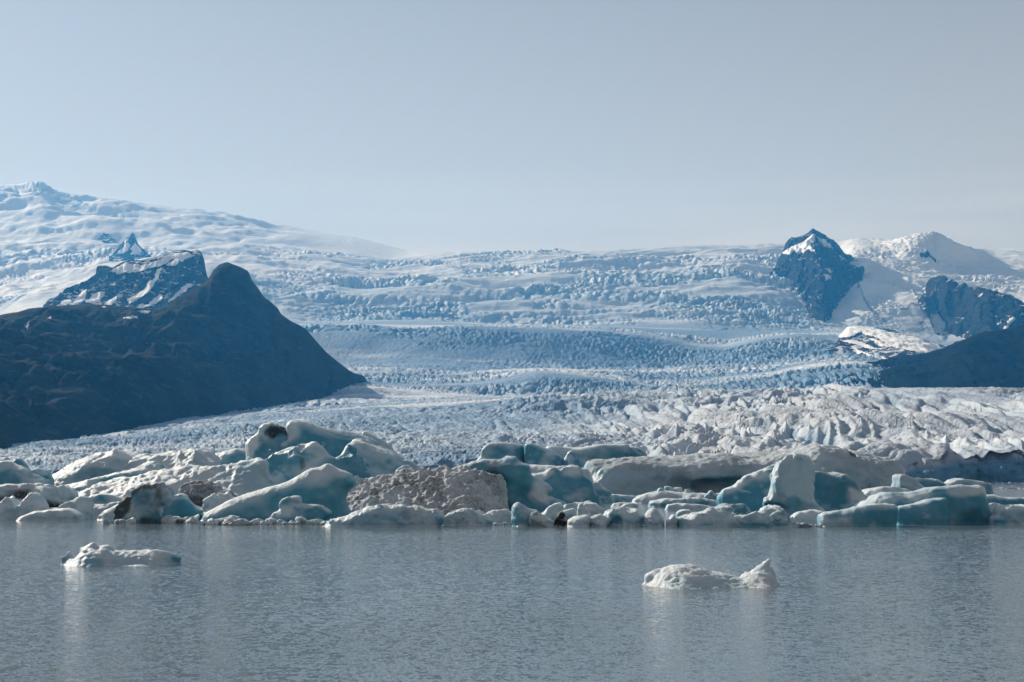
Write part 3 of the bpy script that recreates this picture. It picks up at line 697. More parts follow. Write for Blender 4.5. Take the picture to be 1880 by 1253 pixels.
    if facet:                          # broken planes with creases between them
        fs = max(size * .42, .9)
        q1, q2, qh, qx, qy = worley2((px_ + .5 * py_) / fs + seed + .5 * nz_, (pz_ - .3 * py_) / fs + .5 * nz_, seed + 90)
        th = qh * 40; ed = sstep(0, .16, q2 - q1)
        dv = dv + facet * A * ((qh - .5) * .5 + 1.1 * ed * (qx * np.cos(th) + qy * np.sin(th)) + .12 * (1 - ed))
    if flute:
        dv = dv + flute * (np.abs(vnoise3(px_ / .9 + seed, py_ / .9, pz_ / 9., seed + 3)) * 1.6 - .5)
    dv = dv + .10 * np.exp(-((pz_ - .15) / .22) ** 2)              # wave-cut notch at the waterline
    Fv[iy] += dv
    Fv[:, :, 0] = np.maximum(Fv[:, :, 0], h * .5)
    V, Q = surface_nets(Fv, np.array([gx[0], gy[0], gz[0]]), h)
    # keep only the main body
    me = make_mesh(name, V, Q)
    nr = np.zeros(len(V) * 3, np.float32); me.vertices.foreach_get('normal', nr); nr = nr.reshape(-1, 3).astype(float)
    fd = fbm3(V[:, 0] / rs, V[:, 1] / rs, V[:, 2] / rs, 3, seed + 7)
    fd = .6 * fd + .6 * (1 - 2 * np.abs(vnoise3(V[:, 0] / rs / 1.9 + 4, V[:, 1] / rs / 1.9, V[:, 2] / rs / 2.6, seed + 8)))
    V = V + nr * (1.1 * rough * fd * (1 + 1.2 * np.clip(nr[:, 2], 0, 1)))[:, None]
    me.vertices.foreach_set('co', np.ascontiguousarray(V, np.float32).ravel()); me.update()
    up = np.clip(nr[:, 2], 0, 1)
    lo = fbm3(V[:, 0] / (size * .5), V[:, 1] / (size * .5), V[:, 2] / (size * .35), 3, seed + 31)
    at_d = dirt * np.clip(.55 + .6 * up + .6 * lo, 0, 1.3) if dirt else np.zeros(len(V))
    at_c = np.clip(clear * 2.7 * (1 - .85 * up) * (1 + .7 * lo) + .3 * clear * np.exp(-V[:, 2] / .5), 0, 1)  # clear ice plus painted shade: steep faces bluer and darker than tops
    at_b = debris_shade * np.clip(.8 + lo, 0, 1) if debris_shade else np.zeros(len(V))
    for zn in zones:
        kind, val, poly, fe = zn[:4]
        q = np.array([at(*map(float, t.split(',')), Y) for t in poly.split()])
        fe = fe * 1.8
        dd = poly_sdf(q, V[:, 0], V[:, 2]) + fe * .8 * lo
        mk = 1 - sstep(-fe * .5, fe * .5, dd)
        if len(zn) > 4 and zn[4] == 'front': mk = mk * sstep(.15, -.15, nr[:, 1])
        if kind == 'dirt': at_d = at_d * (1 - mk) + val * mk
        elif kind == 'clear': at_c = at_c * (1 - mk) + val * mk
        else: at_b = at_b * (1 - mk) + val * mk
    for n_, a_ in (('dirt', at_d), ('clear', at_c), ('debris_shade', at_b)):
        t = me.attributes.new(n_, 'FLOAT', 'POINT'); t.data.foreach_set('value', np.ascontiguousarray(np.clip(a_, 0, 1), np.float32))
    o = link(name, me, M_ICE, parent, (0, Y, 0))
    for zn in zones:                   # a zone that is a thing to point at becomes a part: its faces move to a child mesh
        if len(zn) < 6: continue
        q = np.array([at(*map(float, t.split(',')), Y) for t in zn[2].split()])
        fc = V[Q].mean(1); ins = (poly_sdf(q, fc[:, 0], fc[:, 2]) + zn[3] * .5 * lo[Q].mean(1) < 0) & (fc[:, 1] < .3 * T)
        ids, inv = np.unique(Q[ins].ravel(), return_inverse=True)
        if len(ids) < 8: continue
        att = dict(dirt=np.clip(at_d, 0, 1), clear=at_c, debris_shade=np.clip(at_b, 0, 1))
        def sub(nm, fs, old=None):
            ids, inv = np.unique(fs.ravel(), return_inverse=True)
            return make_mesh(nm, V[ids], inv.reshape(-1, 4), True, {k: v[ids] for k, v in att.items()})
        link(zn[5], sub(zn[5], Q[ins]), M_ICE, o)
        Q = Q[~ins]; o.data = sub(name, Q); o.data.materials.append(M_ICE)
    if label: tag(o, label, cat, group)
    return o
def thing(name, label, cat, group=None):
    o = bpy.data.objects.new(name, None); COL.objects.link(o); return tag(o, label, cat, group)

G_BACK = 'icebergs packed along the far water'; G_FRONT = 'ice chunks at the front of the pack'; G_FLOE = 'loose floes drifting on the open water'
IB, FL, CH = ('iceberg', 'ice floe', 'ice chunk')

# ---- far ones
t = thing('tabular_iceberg', 'long flat topped blue grey iceberg split into blocks by dark vertical cracks', 'iceberg', G_BACK)
berg('ice_block', None, None, '874,848 882,841 886,825 897,814 920,813 942,815 960,818 961,822', Y=560, T=9, lean=.35, k=2.5, amp=.05, clear=.35, ch=0, parent=t, dirt=.12)
berg('ice_block', None, None, '963.5,821 965,817 974,816 990,819 1004,824 1018,832 1030,841 1036,848', Y=556, T=8, lean=.4, k=2.5, amp=.06, clear=.45, ch=0, parent=t)
berg('ice_block', None, None, '1000,826 1005,821 1030,822 1050,824 1075,822 1100,819 1125,818 1148,818 1152,822', Y=572, T=10, lean=.3, k=3, amp=.05, clear=.35, ch=0, parent=t, dirt=.15)
berg('ice_block', None, None, '1153,823 1160,820 1174,823 1183,829 1187,842', Y=570, T=8, lean=.3, k=2.5, amp=.06, clear=.6, ch=0, parent=t)
berg('ice_block', None, None, '1034,846 1042,833 1048,828 1058,831 1066,835 1068,843 1078,850', Y=548, T=5, lean=.5, k=2.5, amp=.07, clear=.5, ch=0, parent=t)
berg('iceberg', 'low teal iceberg in the channel before the glacier cliff, nearest the dirty slab', IB, '1665,884 1672,879 1685,880 1701,881 1716,880 1723,884 1727,892', wl=907, T=4, lean=.3, clear=.6)
berg('iceberg', 'white ribbed iceberg with teal right end in the channel before the glacier cliff', IB, '1722,890 1740,884 1757,880 1770,882 1780,884 1795,885 1808,886 1814,892 1814,904', wl=907, T=5, lean=.5, clear=.45, amp=.14)
berg('iceberg', 'huge low dusty iceberg with scalloped dark undercut front, behind the white arched peak', IB,
     '1076,862 1078,853 1081,848 1095,846 1116,847 1148,845 1200,842 1250,840 1299,837 1345,838 1395,834 1437,829 1469,824 1495,824 1520,827 1552,832 1590,838 1616,847 1633,856 1642,866 1646,880',
     facet=.22, Y=440, T=16, lean=.9, k=7, amp=.09, sc=.5, dirt=.5, clear=.3, rough=.16, rs=1.3, ch=0,
     zones=[('clear', .55, '1078,862 1150,868 1230,872 1250,905 1090,905', 1.5), ('dirt', .05, '1080,866 1150,872 1230,876 1240,905 1090,905', 1.5), ('debris_shade', .45, '1222,868 1246,870 1262,880 1300,884 1352,890 1340,905 1200,905', 1.5)],  # last zone paints part of the undercut's shadow
     carve=[(1165, 893, -23, 15, 6, 3.6), (1236, 888, -22, 3.5, 5, 3.), (1285, 893, -22, 9, 6, 2.8), (1336, 893, -21, 9, 6, 2.6), (1537, 837, -10, 3.2, 7, 1.2)])
berg('iceberg', 'small grey speckled wedge at the right end of the huge dusty iceberg', IB, '1644,892 1645,874 1650,872 1657,872 1672,879 1686,889 1698,900', Y=400, T=5, lean=.5, dirt=.35, clear=.3, amp=.1)
berg('ice_floe', 'flat pale ledge of ice lying left of the long blue slab', FL, '1582,908 1592,900 1612,896 1622,894 1650,897 1672,902 1690,907', wl=914, T=4, lean=.8, dirt=.15, clear=.2)
# ---- left cluster, back to front
berg('iceberg', 'long snowy iceberg with blue hollows in its flank at the far left of the pack', IB,
     '78,884 90,876 102,868 118,857 136,847 153,840 170,833 182,829 190,828 198,831 215,832 232,831 255,833 277,834 310,833 349,832 366,834 379,838 396,847 406,858', Y=290, T=7, lean=1.1, k=4, amp=.12, dirt=.12, clear=.2, rough=.1,
     carve=[(184, 876, -12, 4.5, 4.5, 2.0), (212, 866, -11, 6, 4, 1.8), (237, 850, -8, 3., 4, 1.4)], zones=[('clear', .8, '160,862 215,860 240,868 225,882 160,884', 1.)])  # clear zone puts the hollow's bluish shade into the colour
berg('iceberg', 'grey rounded iceberg behind the left cluster with dark blue underside', IB, '380,852 388,842 402,835 414,830 432,827 452,826 460,834 466,850', Y=330, T=5, lean=.5, clear=.45)
berg('iceberg', 'blue iceberg with white scalloped rim and black dirt cap on its top', IB,
     '456,838 456,824 459,813 468,804 478,797 481,789 483,784 490,781 497,780 507,783 520,788 533,792 537,806 535,830', Y=300, T=3.5, lean=.35, amp=.13, clear=.55, rough=.1,
     zones=[('clear', .85, '500,806 540,806 540,850 500,850', 1.), ('debris_shade', .95, '489,793 503,781 516,784 536,790 536,799 526,796 516,800 508,803 498,797 493,799', .5, 'all', 'dirt_cap'), ('clear', .1, '455,800 482,784 500,784 490,804 474,838 455,838', .8)])
berg('iceberg', 'thin pale blade of ice leaning behind the whale backed iceberg', IB, '664,812 666,797 668,793 676,795 690,803 705,811 718,820 726,834', Y=330, T=1.6, lean=.2, clear=.3, amp=.06)
berg('iceberg', 'large smooth whale backed blue iceberg with blunt raised head', IB,
     '519,830 521,820 521,816 527,814 534,811 536,803 533,790 534,781 540,776 549,776 563,780 578,785 595,790 615,791 637,792 655,796 669,800 682,806 696,813 722,830 740,842', facet=.22, Y=300, T=5.5, lean=.4, k=3.5, amp=.09, sc=.6, clear=.62,
     zones=[('clear', .2, '530,774 556,774 556,800 540,812 520,818 530,800', 1.)])
berg('iceberg', 'smooth wedge shaped iceberg sloping right in front of the whale backed one', IB,
     '612,850 624,836 635,822 646,811 652,808 659,809 670,812 682,816 700,821 714,827 732,836 750,845 764,854 776,866', facet=.22, Y=280, T=5, lean=.6, k=3, amp=.10, clear=.45)
berg('ice_chunk', 'small white block sitting on the skyline of the dusty brown slab', CH, '725,872 727,866 731,860 739,856 748,855 755,858 757,866 758,874', Y=252, T=1.2, lean=.2, clear=.2, ch=1)
berg('iceberg', 'blue draped iceberg with round hollows and horn tipped right shoulder, amid the left cluster', IB,
     '488,876 490,862 493,850 497,846 504,845 511,838 519,830 526,824 534,820 546,817 557,816 567,820 577,822 584,822 590,830 598,836 610,838 622,839 630,837 640,834 649,832 655,836 662,846 672,861 690,878', Y=246, T=3.4, lean=.5, k=2., amp=.16, sc=.4, clear=.55, rough=.07,
     carve=[(514, 870, -6.5, 2.3, 3, 2.3), (497, 862, -4.6, 1., 2, 1.)], zones=[('debris_shade', .6, '559,842 563,842 566,856 562,860', .3), ('clear', .95, '628,842 652,836 690,878 600,878', 1.2)])
berg('iceberg', 'low left iceberg with dark shaded face cut off by the picture edge', IB, '-60,866 -40,855 -20,850 0,850 10,849 20,852 30,857 38,862 52,870 66,879 76,884 84,890', Y=225, T=3.5, lean=.5, clear=.5, dirt=.1, amp=.1)
berg('iceberg', 'pale blue translucent fin behind the low left iceberg', IB, '14,868 19,857 25,847 31,841 35,842 41,849 48,858 57,868', Y=255, T=1.3, lean=.25, clear=.6, amp=.07)
berg('ice_chunk', 'small blue faceted block between the fin and the long snowy iceberg', CH, '52,882 56,868 64,863 73,861 82,864 90,874 94,882', Y=262, T=1.8, lean=.4, clear=.6, amp=.14, ch=0)
berg('iceberg', 'curved ridge of ice with shaded underside in front of the long snowy iceberg', IB,
     '118,904 128,897 150,889 170,884 192,876 213,870 235,862 255,858 270,855 285,854 296,858 306,864 316,868 340,864 370,862', Y=250, T=4, lean=.55, k=2.2, amp=.12, clear=.35, carve=[(222, 888, -7.5, 7, 3.2, 1.5)])
berg('iceberg', 'broad pale snow ramp rising right to a rounded blue shoulder', IB,
     '92,934 106,918 122,906 143,899 175,896 205,890 234,884 266,877 298,870 325,865 350,861 380,858 407,855 425,851 440,847 456,843 470,842 482,843 492,847 496,856 497,870 504,884 514,894 526,902', Y=222, T=3.4, lean=1.3, k=2.6, amp=.10, sc=.5, dirt=.06, clear=.25, rough=.09,
     zones=[('clear', .6, '425,862 470,846 496,850 500,880 520,902 440,898', 1.5)])
berg('iceberg', 'low grey iceberg with black dirt bands under its rim at the far left', IB,
     '-60,905 -30,899 0,898 12,894 24,892 40,893 60,893 76,891 88,893 96,899 101,910 105,920 116,930 128,936', Y=196, T=2.6, lean=.5, amp=.14, sc=.35, dirt=.25, clear=.3,
     zones=[('debris_shade', .95, '-60,912 0,910 30,905 56,902 54,914 30,922 0,924 -60,930', .7, 'all', 'dirt_band'), ('debris_shade', 1., '62,916 84,922 104,928 130,934 128,946 60,946', .7, 'all', 'dirt_band')], carve=[(38, 914, -4.2, 3.2, 1.8, .7)])
berg('ice_chunk', 'rounded white knoll behind the banded grey iceberg', CH, '92,918 97,902 104,895 113,892 122,893 130,898 138,905 141,914 138,922', Y=206, T=1.8, lean=.5, clear=.25)
berg('ice_chunk', 'dusty lump tucked between the white knoll and the snow ramp', CH, '112,934 117,927 128,922 138,918 148,914 156,913 163,917 168,924 168,931', Y=191, T=1.3, lean=.6, dirt=.3, clear=.2, amp=.14)
berg('iceberg', 'twin white fluted pinnacles at the left edge of the front row', IB,
     '-25,950 -16,938 -6,930 3,924 11,917.5 17,914.5 21,914 25,918 27,917 31,924 36,931 39,935 45,926 50,916 55,910 60,905 66,906 71,908 74,916 80,925 88,932 98,936 106,938', wl=955, T=1.6, lean=.55, k=.9, amp=.10, flute=.16, clear=.22, ch=0)
berg('ice_floe', 'smooth low grey white floe below the twin pinnacles', FL, '28,958 36,951 50,946 66,941 84,938 100,936 119,934 132,937 143,942 150,948 153,956', facet=.22, wl=957, T=1.7, lean=.5, clear=.2, amp=.05)
berg('ice_chunk', 'pale flat ice tongue in the gap left of the dark pillar', CH, '158,947 162,934 168,928 178,926 195,925 212,924 222,922 232,926 228,940 216,948', wl=949, T=1.6, lean=.8, clear=.25, dirt=.08)
berg('ice_floe', 'thin blue ledge above the pale tongue at the foot of the snow ramp', FL, '158,926 164,915 178,910 195,908 212,911 224,917 236,922', Y=205, T=1.4, lean=.7, clear=.4)
berg('ice_chunk', 'knobbly grey chunk half sunk beside the pale tongue', CH, '132,936 138,926 146,921 156,917 165,922 167,930 158,938', wl=940, T=1.1, lean=.6, clear=.3, amp=.16)
berg('ice_chunk', 'white sloping wedge leaning on the dark pillar', CH, '176,957 182,949 190,941 202,934 213,928 226,921 240,917 250,920 252,957', wl=956, T=1.5, lean=.7, clear=.2, dirt=.1, rough=.08)
berg('iceberg', 'dark dirt glazed ice pillar with a drooping arm on its right side', IB,
     '212,955 215,945 218,935 224,926 234,920 244,917 249,910 252,902 258,896 266,892 274,891 283,892.5 292,890.5 299,890 305,894 312,897 316,900 314,910 312,919 308,925 303,923 300,917 297,919 295,924 292,920 291,912 290,926 291,942 296,955', wl=961, T=1.3, lean=.35, k=.7, amp=.13, sc=.3, dirt=.55, clear=.3, rough=.12, ch=0, rs=.5,
     zones=[('debris_shade', .9, '212,960 214,940 224,924 247,916 246,926 238,945 232,957', .3, 'all', 'dirt_face'), ('debris_shade', .75, '246,905 258,894 275,889 300,888 290,898 262,903 250,912', .3), ('debris_shade', .85, '270,950 298,950 298,964 262,964', .4), ('debris_shade', .6, '292,896 300,896 302,916 294,912', .3)])
berg('iceberg', 'blue bank of low ice to the right of the dark pillar', IB, '282,940 290,932 302,921 313,912 325,907 337,908 344,915 350,925 362,932 384,938', Y=190, T=1.8, lean=.4, clear=.75, amp=.08)
berg('iceberg', 'dome of dark gritty ice behind the tilted blue iceberg', IB, '326,915 330,901 337,892 346,888 358,885 373,885 386,889 398,894 410,900 426,907 444,915 456,924', Y=205, T=2.6, lean=.8, k=2., amp=.08, dirt=.95, debris_shade=.25, clear=.1, rough=.16,
     zones=[('debris_shade', .85, '335,905 365,908 385,916 400,926 400,942 340,940 334,920', .8)])
berg('ice_chunk', 'crumbly white lump at the foot of the gritty dome', CH, '374,930 378,920 386,914 394,912 404,911 414,909 424,911 432,915 428,922 416,930', Y=188, T=1., lean=.5, dirt=.2, clear=.15, amp=.2, sc=.3, rough=.12, rs=.4)
berg('iceberg', 'tilted smooth blue iceberg with teal underside, tallest in the front row left', IB,
     '364,957 378,946 392,937 412,926 435,916 456,909 478,903 505,895 531,886 548,877 563,868 573,862 580,861.5 588,860 596,856 603,852.5 609,856 620,863 632,868 641,872 644,878 650,886 651,890 642,897 635,906 632,916 635,928 641,938 647,944', facet=.22, wl=958, T=2.6, lean=.45, k=1.8, amp=.05, sc=.7, clear=.38, rough=.04,
     zones=[('clear', 1., '515,936 570,918 625,900 652,886 652,960 500,960', 1.2)], carve=[(606, 926, -5.6, 3.6, 2.6, 1.7)])
berg('ice_chunk', 'fish shaped pale ice chunk in front of the tilted blue iceberg', CH, '494,953 503,944 512,938 516,934 513,928 516,923 524,916 535,911.5 545,912 551,916 550,921 546,924 552,927 565,927 578,928 590,930 595,934 604,939 609,944 606,948 596,953', wl=961, T=1.1, lean=.5, k=.7, amp=.08, clear=.35, dirt=.08)
# ---- middle
berg('iceberg', 'broad dusty brown slab with pitted melt surface tilted towards the camera', IB,
     '628,922 632,912 636,904 644,898 650,892 648,884 656,879 670,877 686,876 708,872 729,869 750,866 771,863 800,862 835,861 850,857 864,858 880,864 898,872 914,878 924,885 931,893 934,903 932,920 929,938', Y=206, T=2.6, lean=1.9, k=2.4, amp=.075, sc=.28, dirt=.76, clear=.1, rough=.26, rs=.65, facet=.5,
     zones=[('clear', .3, '640,906 660,906 660,930 636,930', .7)])
berg('iceberg', 'dark hollow blue iceberg with dirty rim right of the dusty brown slab', IB,
     '838,866 850,858 871,849 890,847 920,847 924,843 932,841 943,841 948,848 957,853 968,858 971,868 972,875 982,879 994,883 1004,889 1011,896 1012,901 1004,904 1000,908 1004,913 1014,917 1026,922 1042,930', facet=.22, Y=226, T=2.8, lean=.45, k=1.8, amp=.09, clear=.7, rough=.07,
     carve=[(945, 912, -5.2, 4.8, 3.4, 4.2), (918, 890, -4., 3., 2.4, 1.6)], zones=[('dirt', .6, '838,862 871,846 925,846 960,858 950,868 910,866 870,868', .8), ('debris_shade', .95, '898,868 925,864 938,876 942,905 934,930 930,935 926,890', 1.), ('clear', .1, '985,884 1015,896 1000,912 1045,934 1000,934 975,905', 1.)])  # black zone paints the darkness inside the cave
berg('iceberg', 'bridge shaped teal iceberg with boxy head and narrow arm reaching left', IB,
     '966,882 968,873 975,870 990,871 1002,869 1004,864 1010,861 1020,861 1026,866 1031,862 1037,857 1048,855 1058,854 1066,858 1070,868 1072,876 1082,880 1087,886 1091,902 1098,914 1106,926', Y=243, T=2.4, lean=.3, k=1.5, amp=.07, clear=.75, rough=.05,
     zones=[('clear', .15, '1026,862 1040,855 1060,853 1068,862 1072,876 1048,880 1028,878', .7), ('clear', .2, '966,868 1005,860 1020,862 1016,872 990,885 966,884', .6)], carve=[])
berg('iceberg', 'low white shelf seen behind the bridge shaped iceberg', IB, '945,868 958,858 975,859 1000,858 1030,857 1060,857 1076,861 1084,872 1088,888 1092,897', Y=300, T=3., lean=.6, clear=.2, dirt=.08)
berg('ice_chunk', 'pale curved shard beside the teal leg of the bridge iceberg', CH, '1080,905 1086,889 1094,886 1103,888 1107,895 1113,900 1123,905', Y=300, T=1.4, lean=.4, clear=.35)
berg('ice_floe', 'flat greenish floe in the small pool right of the bridge iceberg', FL, '1088,914 1094,907 1112,908 1127,909 1150,911 1174,913', wl=922, T=3, lean=.9, clear=.5)
berg('ice_floe', 'dirty thin plate floating in the small pool behind the front chunks', FL, '1114,931 1124,926 1138,924 1150,923.5 1162,925 1172,927', wl=932, T=1.6, lean=1., dirt=.35, clear=.1, amp=.12)
# layered stack of thin plates
berg('ice_floe', 'wide upper plate of the layered floe stack under the standing ice blocks', FL, '1156,922 1168,914 1190,907 1206,904 1226,903 1252,905 1275,907 1300,907 1316,911 1326,918', wl=925, T=3.4, lean=.9, amp=.12, clear=.2, dirt=.08)
berg('ice_floe', 'middle plate of the layered floe stack with blue shaded edge', FL, '1186,931 1192,924 1206,919 1226,917 1250,918 1270,915 1292,916 1310,920 1330,926', wl=931, T=2.2, lean=.7, amp=.16, sc=.3, clear=.4)
berg('ice_floe', 'lowest plate of the layered floe stack lying on the pool', FL, '1216,936 1222,929 1236,926 1260,926 1286,928 1308,931 1322,936', wl=937, T=1.5, lean=.8, amp=.1, clear=.2, dirt=.1)
berg('ice_chunk', 'small wedge block standing leftmost on the floe stack', CH, '1205,908 1208,900 1211,896 1217,897 1221,902 1224,908', Y=292, T=.9, lean=.2, clear=.25, ch=0, amp=.05)
berg('ice_chunk', 'wide crown shaped block standing on the floe stack', CH, '1222,908 1221,900 1219,894 1228,893.5 1236,897 1244,896 1252,894.5 1253,901 1251,908', Y=294, T=1., lean=.15, clear=.3, ch=0, amp=.05)
berg('ice_chunk', 'small tooth shaped block right of the crown shaped block', CH, '1256,910 1257,903 1258,899 1264,898.5 1267,903 1271,910', Y=292, T=.8, lean=.2, clear=.25, ch=0, amp=.05)
berg('ice_chunk', 'upright narrow block nearest the arched peak on the floe stack', CH, '1293,911 1299,907 1301,901 1309,901 1310,908 1320,906 1334,912', Y=288, T=.9, lean=.2, clear=.3, ch=0, amp=.06)
# ---- right
berg('iceberg', 'overhanging dark teal ice cave to the right of the arched peak', IB,
     '1478,880 1484,868 1494,865 1512,867 1530,867 1550,870 1560,876 1568,882 1574,890 1582,899 1585,908 1596,913 1606,919 1608,930', Y=212, T=2.6, lean=.25, k=1.6, amp=.08, clear=.75, dirt=.12, rough=.06,
     zones=[('dirt', .4, '1484,864 1550,866 1570,884 1545,882 1500,876', .6), ('clear', .1, '1548,890 1586,898 1590,915 1560,912', .8)], carve=[(1518, 908, -4.4, 4.6, 3.6, 3.4)])
t = thing('iceberg', 'tall white upright fin of ice with a lower arm reaching left from it', 'iceberg', G_BACK)
berg('ice_arm', None, None, '1322,922 1324,912 1327,904 1336,897 1348,891 1358,882 1366,877 1380,872 1392,869 1402,865 1412,858 1422,851 1432,847 1444,854 1454,872 1460,900 1466,930', wl=951, T=1.6, lean=.3, k=1., amp=.13, sc=.45, clear=.5, rough=.06, flute=.14, parent=t, facet=.4,
     carve=[(1434, 940, -2.4, 1.5, 2.2, 2.2)], zones=[('clear', .15, '1322,910 1350,888 1395,868 1420,862 1425,875 1380,884 1345,902', .8)])
berg('ice_fin', None, None, '1402,938 1409,918 1413,900 1412,884 1417,868 1423,856 1430,848 1436,844 1443,837 1456,834 1468,838 1477,843 1485,851 1490,860 1490,874 1488,892 1486,910 1487,922 1498,928 1508,935 1516,945', wl=957, T=1.5, lean=.28, k=1.1, amp=.15, sc=.5, clear=.3, rough=.08, flute=.2, parent=t, facet=.3,
     carve=[(1426, 944, -2.2, 1.6, 2.4, 2.6), (1408, 938, -1.6, 1., 2., 1.6)], zones=[('clear', .5, '1425,860 1470,850 1478,900 1440,920 1425,900', 1.2)])
berg('ice_floe', 'white snowy apron in front of the arched peak', FL, '1446,962 1452,952 1462,944 1480,940 1496,938 1510,940 1516,950 1512,962', wl=963, T=1.3, lean=.7, clear=.12, dirt=.05)
berg('iceberg', 'long blue slab with square right end at the right of the pack', IB,
     '1572,934 1584,922 1598,915 1612,908 1628,906 1650,907 1671,907 1684,904 1700,900 1718,898 1735,896 1755,894 1775,893.5 1790,894 1797,899 1799,910 1801,922 1806,938 1812,950 1820,962', facet=.22, wl=962, T=2.6, lean=.4, k=1.4, amp=.07, clear=.7, flute=.05, rough=.05,
     zones=[('clear', .25, '1570,932 1612,906 1700,900 1790,892 1798,902 1720,908 1620,918', .7)], carve=[(1775, 960, -5.4, 3.2, 2.4, 2.2)])
berg('iceberg', 'left block of the long low blue wall in the front row at right', IB, '1500,962 1500,950 1503,945 1515,942 1532,939 1550,936 1575,931 1598,926.5 1620,926 1634,927 1640,931 1641,945 1639,964', facet=.22, wl=967, T=1.8, lean=.2, k=1., amp=.05, clear=.55, flute=.06,
     zones=[('clear', .12, '1500,945 1550,936 1552,966 1500,966', 1.)])
berg('iceberg', 'right block of the long low blue wall with squared far end', IB, '1642,962 1642,940 1644,933 1658,930 1671,928 1687,924 1703,919 1718,916 1730,915.5 1733,920 1732,930 1735,945 1734,962', facet=.22, wl=964, T=1.8, lean=.25, k=1., amp=.05, clear=.75, flute=.06)
berg('ice_floe', 'long flat greenish floe at the right edge, behind the blue slab', FL, '1798,922 1801,911 1812,909.5 1826,911 1842,914.5 1880,915.5 1920,915 1960,920', wl=930, T=3, lean=.4, clear=.5)
berg('ice_chunk', 'knobbly white chunk between the blue slab and the right edge block', CH, '1800,944 1806,934 1814,928 1822,925.5 1832,928 1842,930 1852,934 1856,944', wl=947, T=1.4, lean=.5, clear=.3, amp=.14)
berg('ice_floe', 'chunky white block cut by the right picture edge in the front row', FL, '1814,961 1822,953 1830,948 1834,939 1840,932 1848,930 1866,930.5 1890,930 1930,936 1950,950', wl=964, T=2., lean=.35, clear=.3, amp=.09)
# ---- front row, left to right
FR = dict(group=G_FRONT, vox=.75)
berg('ice_floe', 'long lens shaped white floe with blue flank below the dusty brown slab', FL, '588,966 598,962 614,956 633,950 655,941 676,934 692,930 708,928.5 728,928.5 745,930 761,931 778,933 793,935 804,939 812,944 815,951 812,960', wl=968, T=1.7, lean=.5, k=1.2, amp=.07, clear=.25, rough=.07,
     zones=[('clear', .75, '655,950 690,938 745,936 750,952 700,960 660,960', .6), ('dirt', .3, '745,934 815,942 812,966 735,962', .7)], **FR)
berg('ice_chunk', 'snowy hummock just right of the lens shaped floe', CH, '812,965 816,955 826,948 842,943 856,939 872,941 886,943 896,949 900,958 898,965', wl=966, T=1.5, lean=.55, clear=.2, amp=.14, rough=.08, **FR)
berg('ice_floe', 'flat brown speckled shelf between the snowy hummock and the horned white block', FL, '880,958 892,946 905,941 918,939 932,940 942,946 946,956', wl=962, T=1.6, lean=.9, dirt=.3, clear=.1, amp=.12, **FR)
berg('ice_chunk', 'horned white block with smooth greenish face in the middle of the front row', CH, '940,963 940,948 939,939 942,931 947,926 953,924.5 960,929 968,934 978,937 984,937 990,943 996,954 994,963', wl=967, T=1.4, lean=.3, k=1., amp=.05, clear=.35, **FR)
berg('ice_chunk', 'grey dirt stained snout leaning on the horned white block', CH, '972,960 973,948 977,942 984,941 992,945 1002,951 1012,956 1018,959 1012,965', wl=968, T=1., lean=.4, k=.8, amp=.05, clear=.15, dirt=.3, zones=[('debris_shade', .9, '974,944 978,939 988,941 984,945', .15, 'all', 'dirt_spot'), ('debris_shade', .7, '976,954 990,960 1000,968 976,968', .3)], **FR)
berg('ice_chunk', 'white slab tipped up to the right above the black shard', CH, '990,948 997,940 1006,932 1014,927 1024,924 1031,925 1034,930 1031,940 1022,950 1012,958', wl=962, T=.7, lean=.3, k=.5, amp=.06, clear=.15, **FR)
berg('ice_chunk', 'black glassy shard of dirty ice in the front row', CH, '1014,962 1020,952 1027,943 1032,939 1037,947 1044,955 1045,962', wl=967, T=.8, lean=.4, k=.5, amp=.08, clear=0, debris_shade=1., ch=0, **FR)
berg('ice_chunk', 'smooth pale wedge behind the black shard', CH, '1030,953 1032,943 1036,938 1046,936 1055,934 1060,940 1065,948 1066,955', Y=186, T=.9, lean=.3, clear=.2, amp=.05, **FR)
berg('ice_chunk', 'thin leaning finger of ice beside the smooth pale wedge', CH, '1059,950 1061,938 1062,929 1067,924 1071,928 1076,935 1082,943 1086,950', Y=184, T=.6, lean=.2, clear=.15, amp=.06, **FR)
berg('ice_floe', 'low white mound behind the leaning finger of ice', FL, '1030,936 1040,927 1062,925 1080,924 1092,926 1102,932 1112,940 1112,952', Y=205, T=2, lean=.7, clear=.15, dirt=.06, **FR)
berg('ice_chunk', 'smooth seal backed boulder of ice right of the black shard', CH, '1040,966 1041,959 1046,953 1054,949 1064,946.5 1076,946 1083,949 1085,958 1085,966', wl=968, T=1.2, lean=.4, k=1., amp=.04, clear=.15, **FR)
berg('ice_chunk', 'lumpy twin knob of ice touching the seal backed boulder', CH, '1083,965 1084,956 1090,950 1098,948 1107,946 1116,949 1121,954 1116,960 1106,966', wl=968, T=.9, lean=.4, amp=.14, clear=.2, **FR)
berg('ice_floe', 'broad pale mound with shaded right end in the front row', FL, '1102,962 1104,952 1110,944 1120,939 1132,937 1148,935 1160,937 1172,939 1178,946 1184,957 1182,965', wl=967, T=1.6, lean=.5, amp=.12, clear=.25, **FR)
berg('ice_chunk', 'pointed white chunk on the skyline of the broad pale mound', CH, '1136,940 1140,932 1147,927 1152,925.5 1157,930 1162,938', Y=190, T=.8, lean=.4, amp=.08, clear=.15, ch=0, **FR)
berg('ice_chunk', 'egg shaped smooth boulder in the front row, left of the little pointed one', CH, '1180,965 1182,953 1187,942 1194,936 1201,933.5 1207,937 1213,946 1220,957 1222,966', wl=968, T=1.3, lean=.35, k=1.1, amp=.04, clear=.2, **FR)
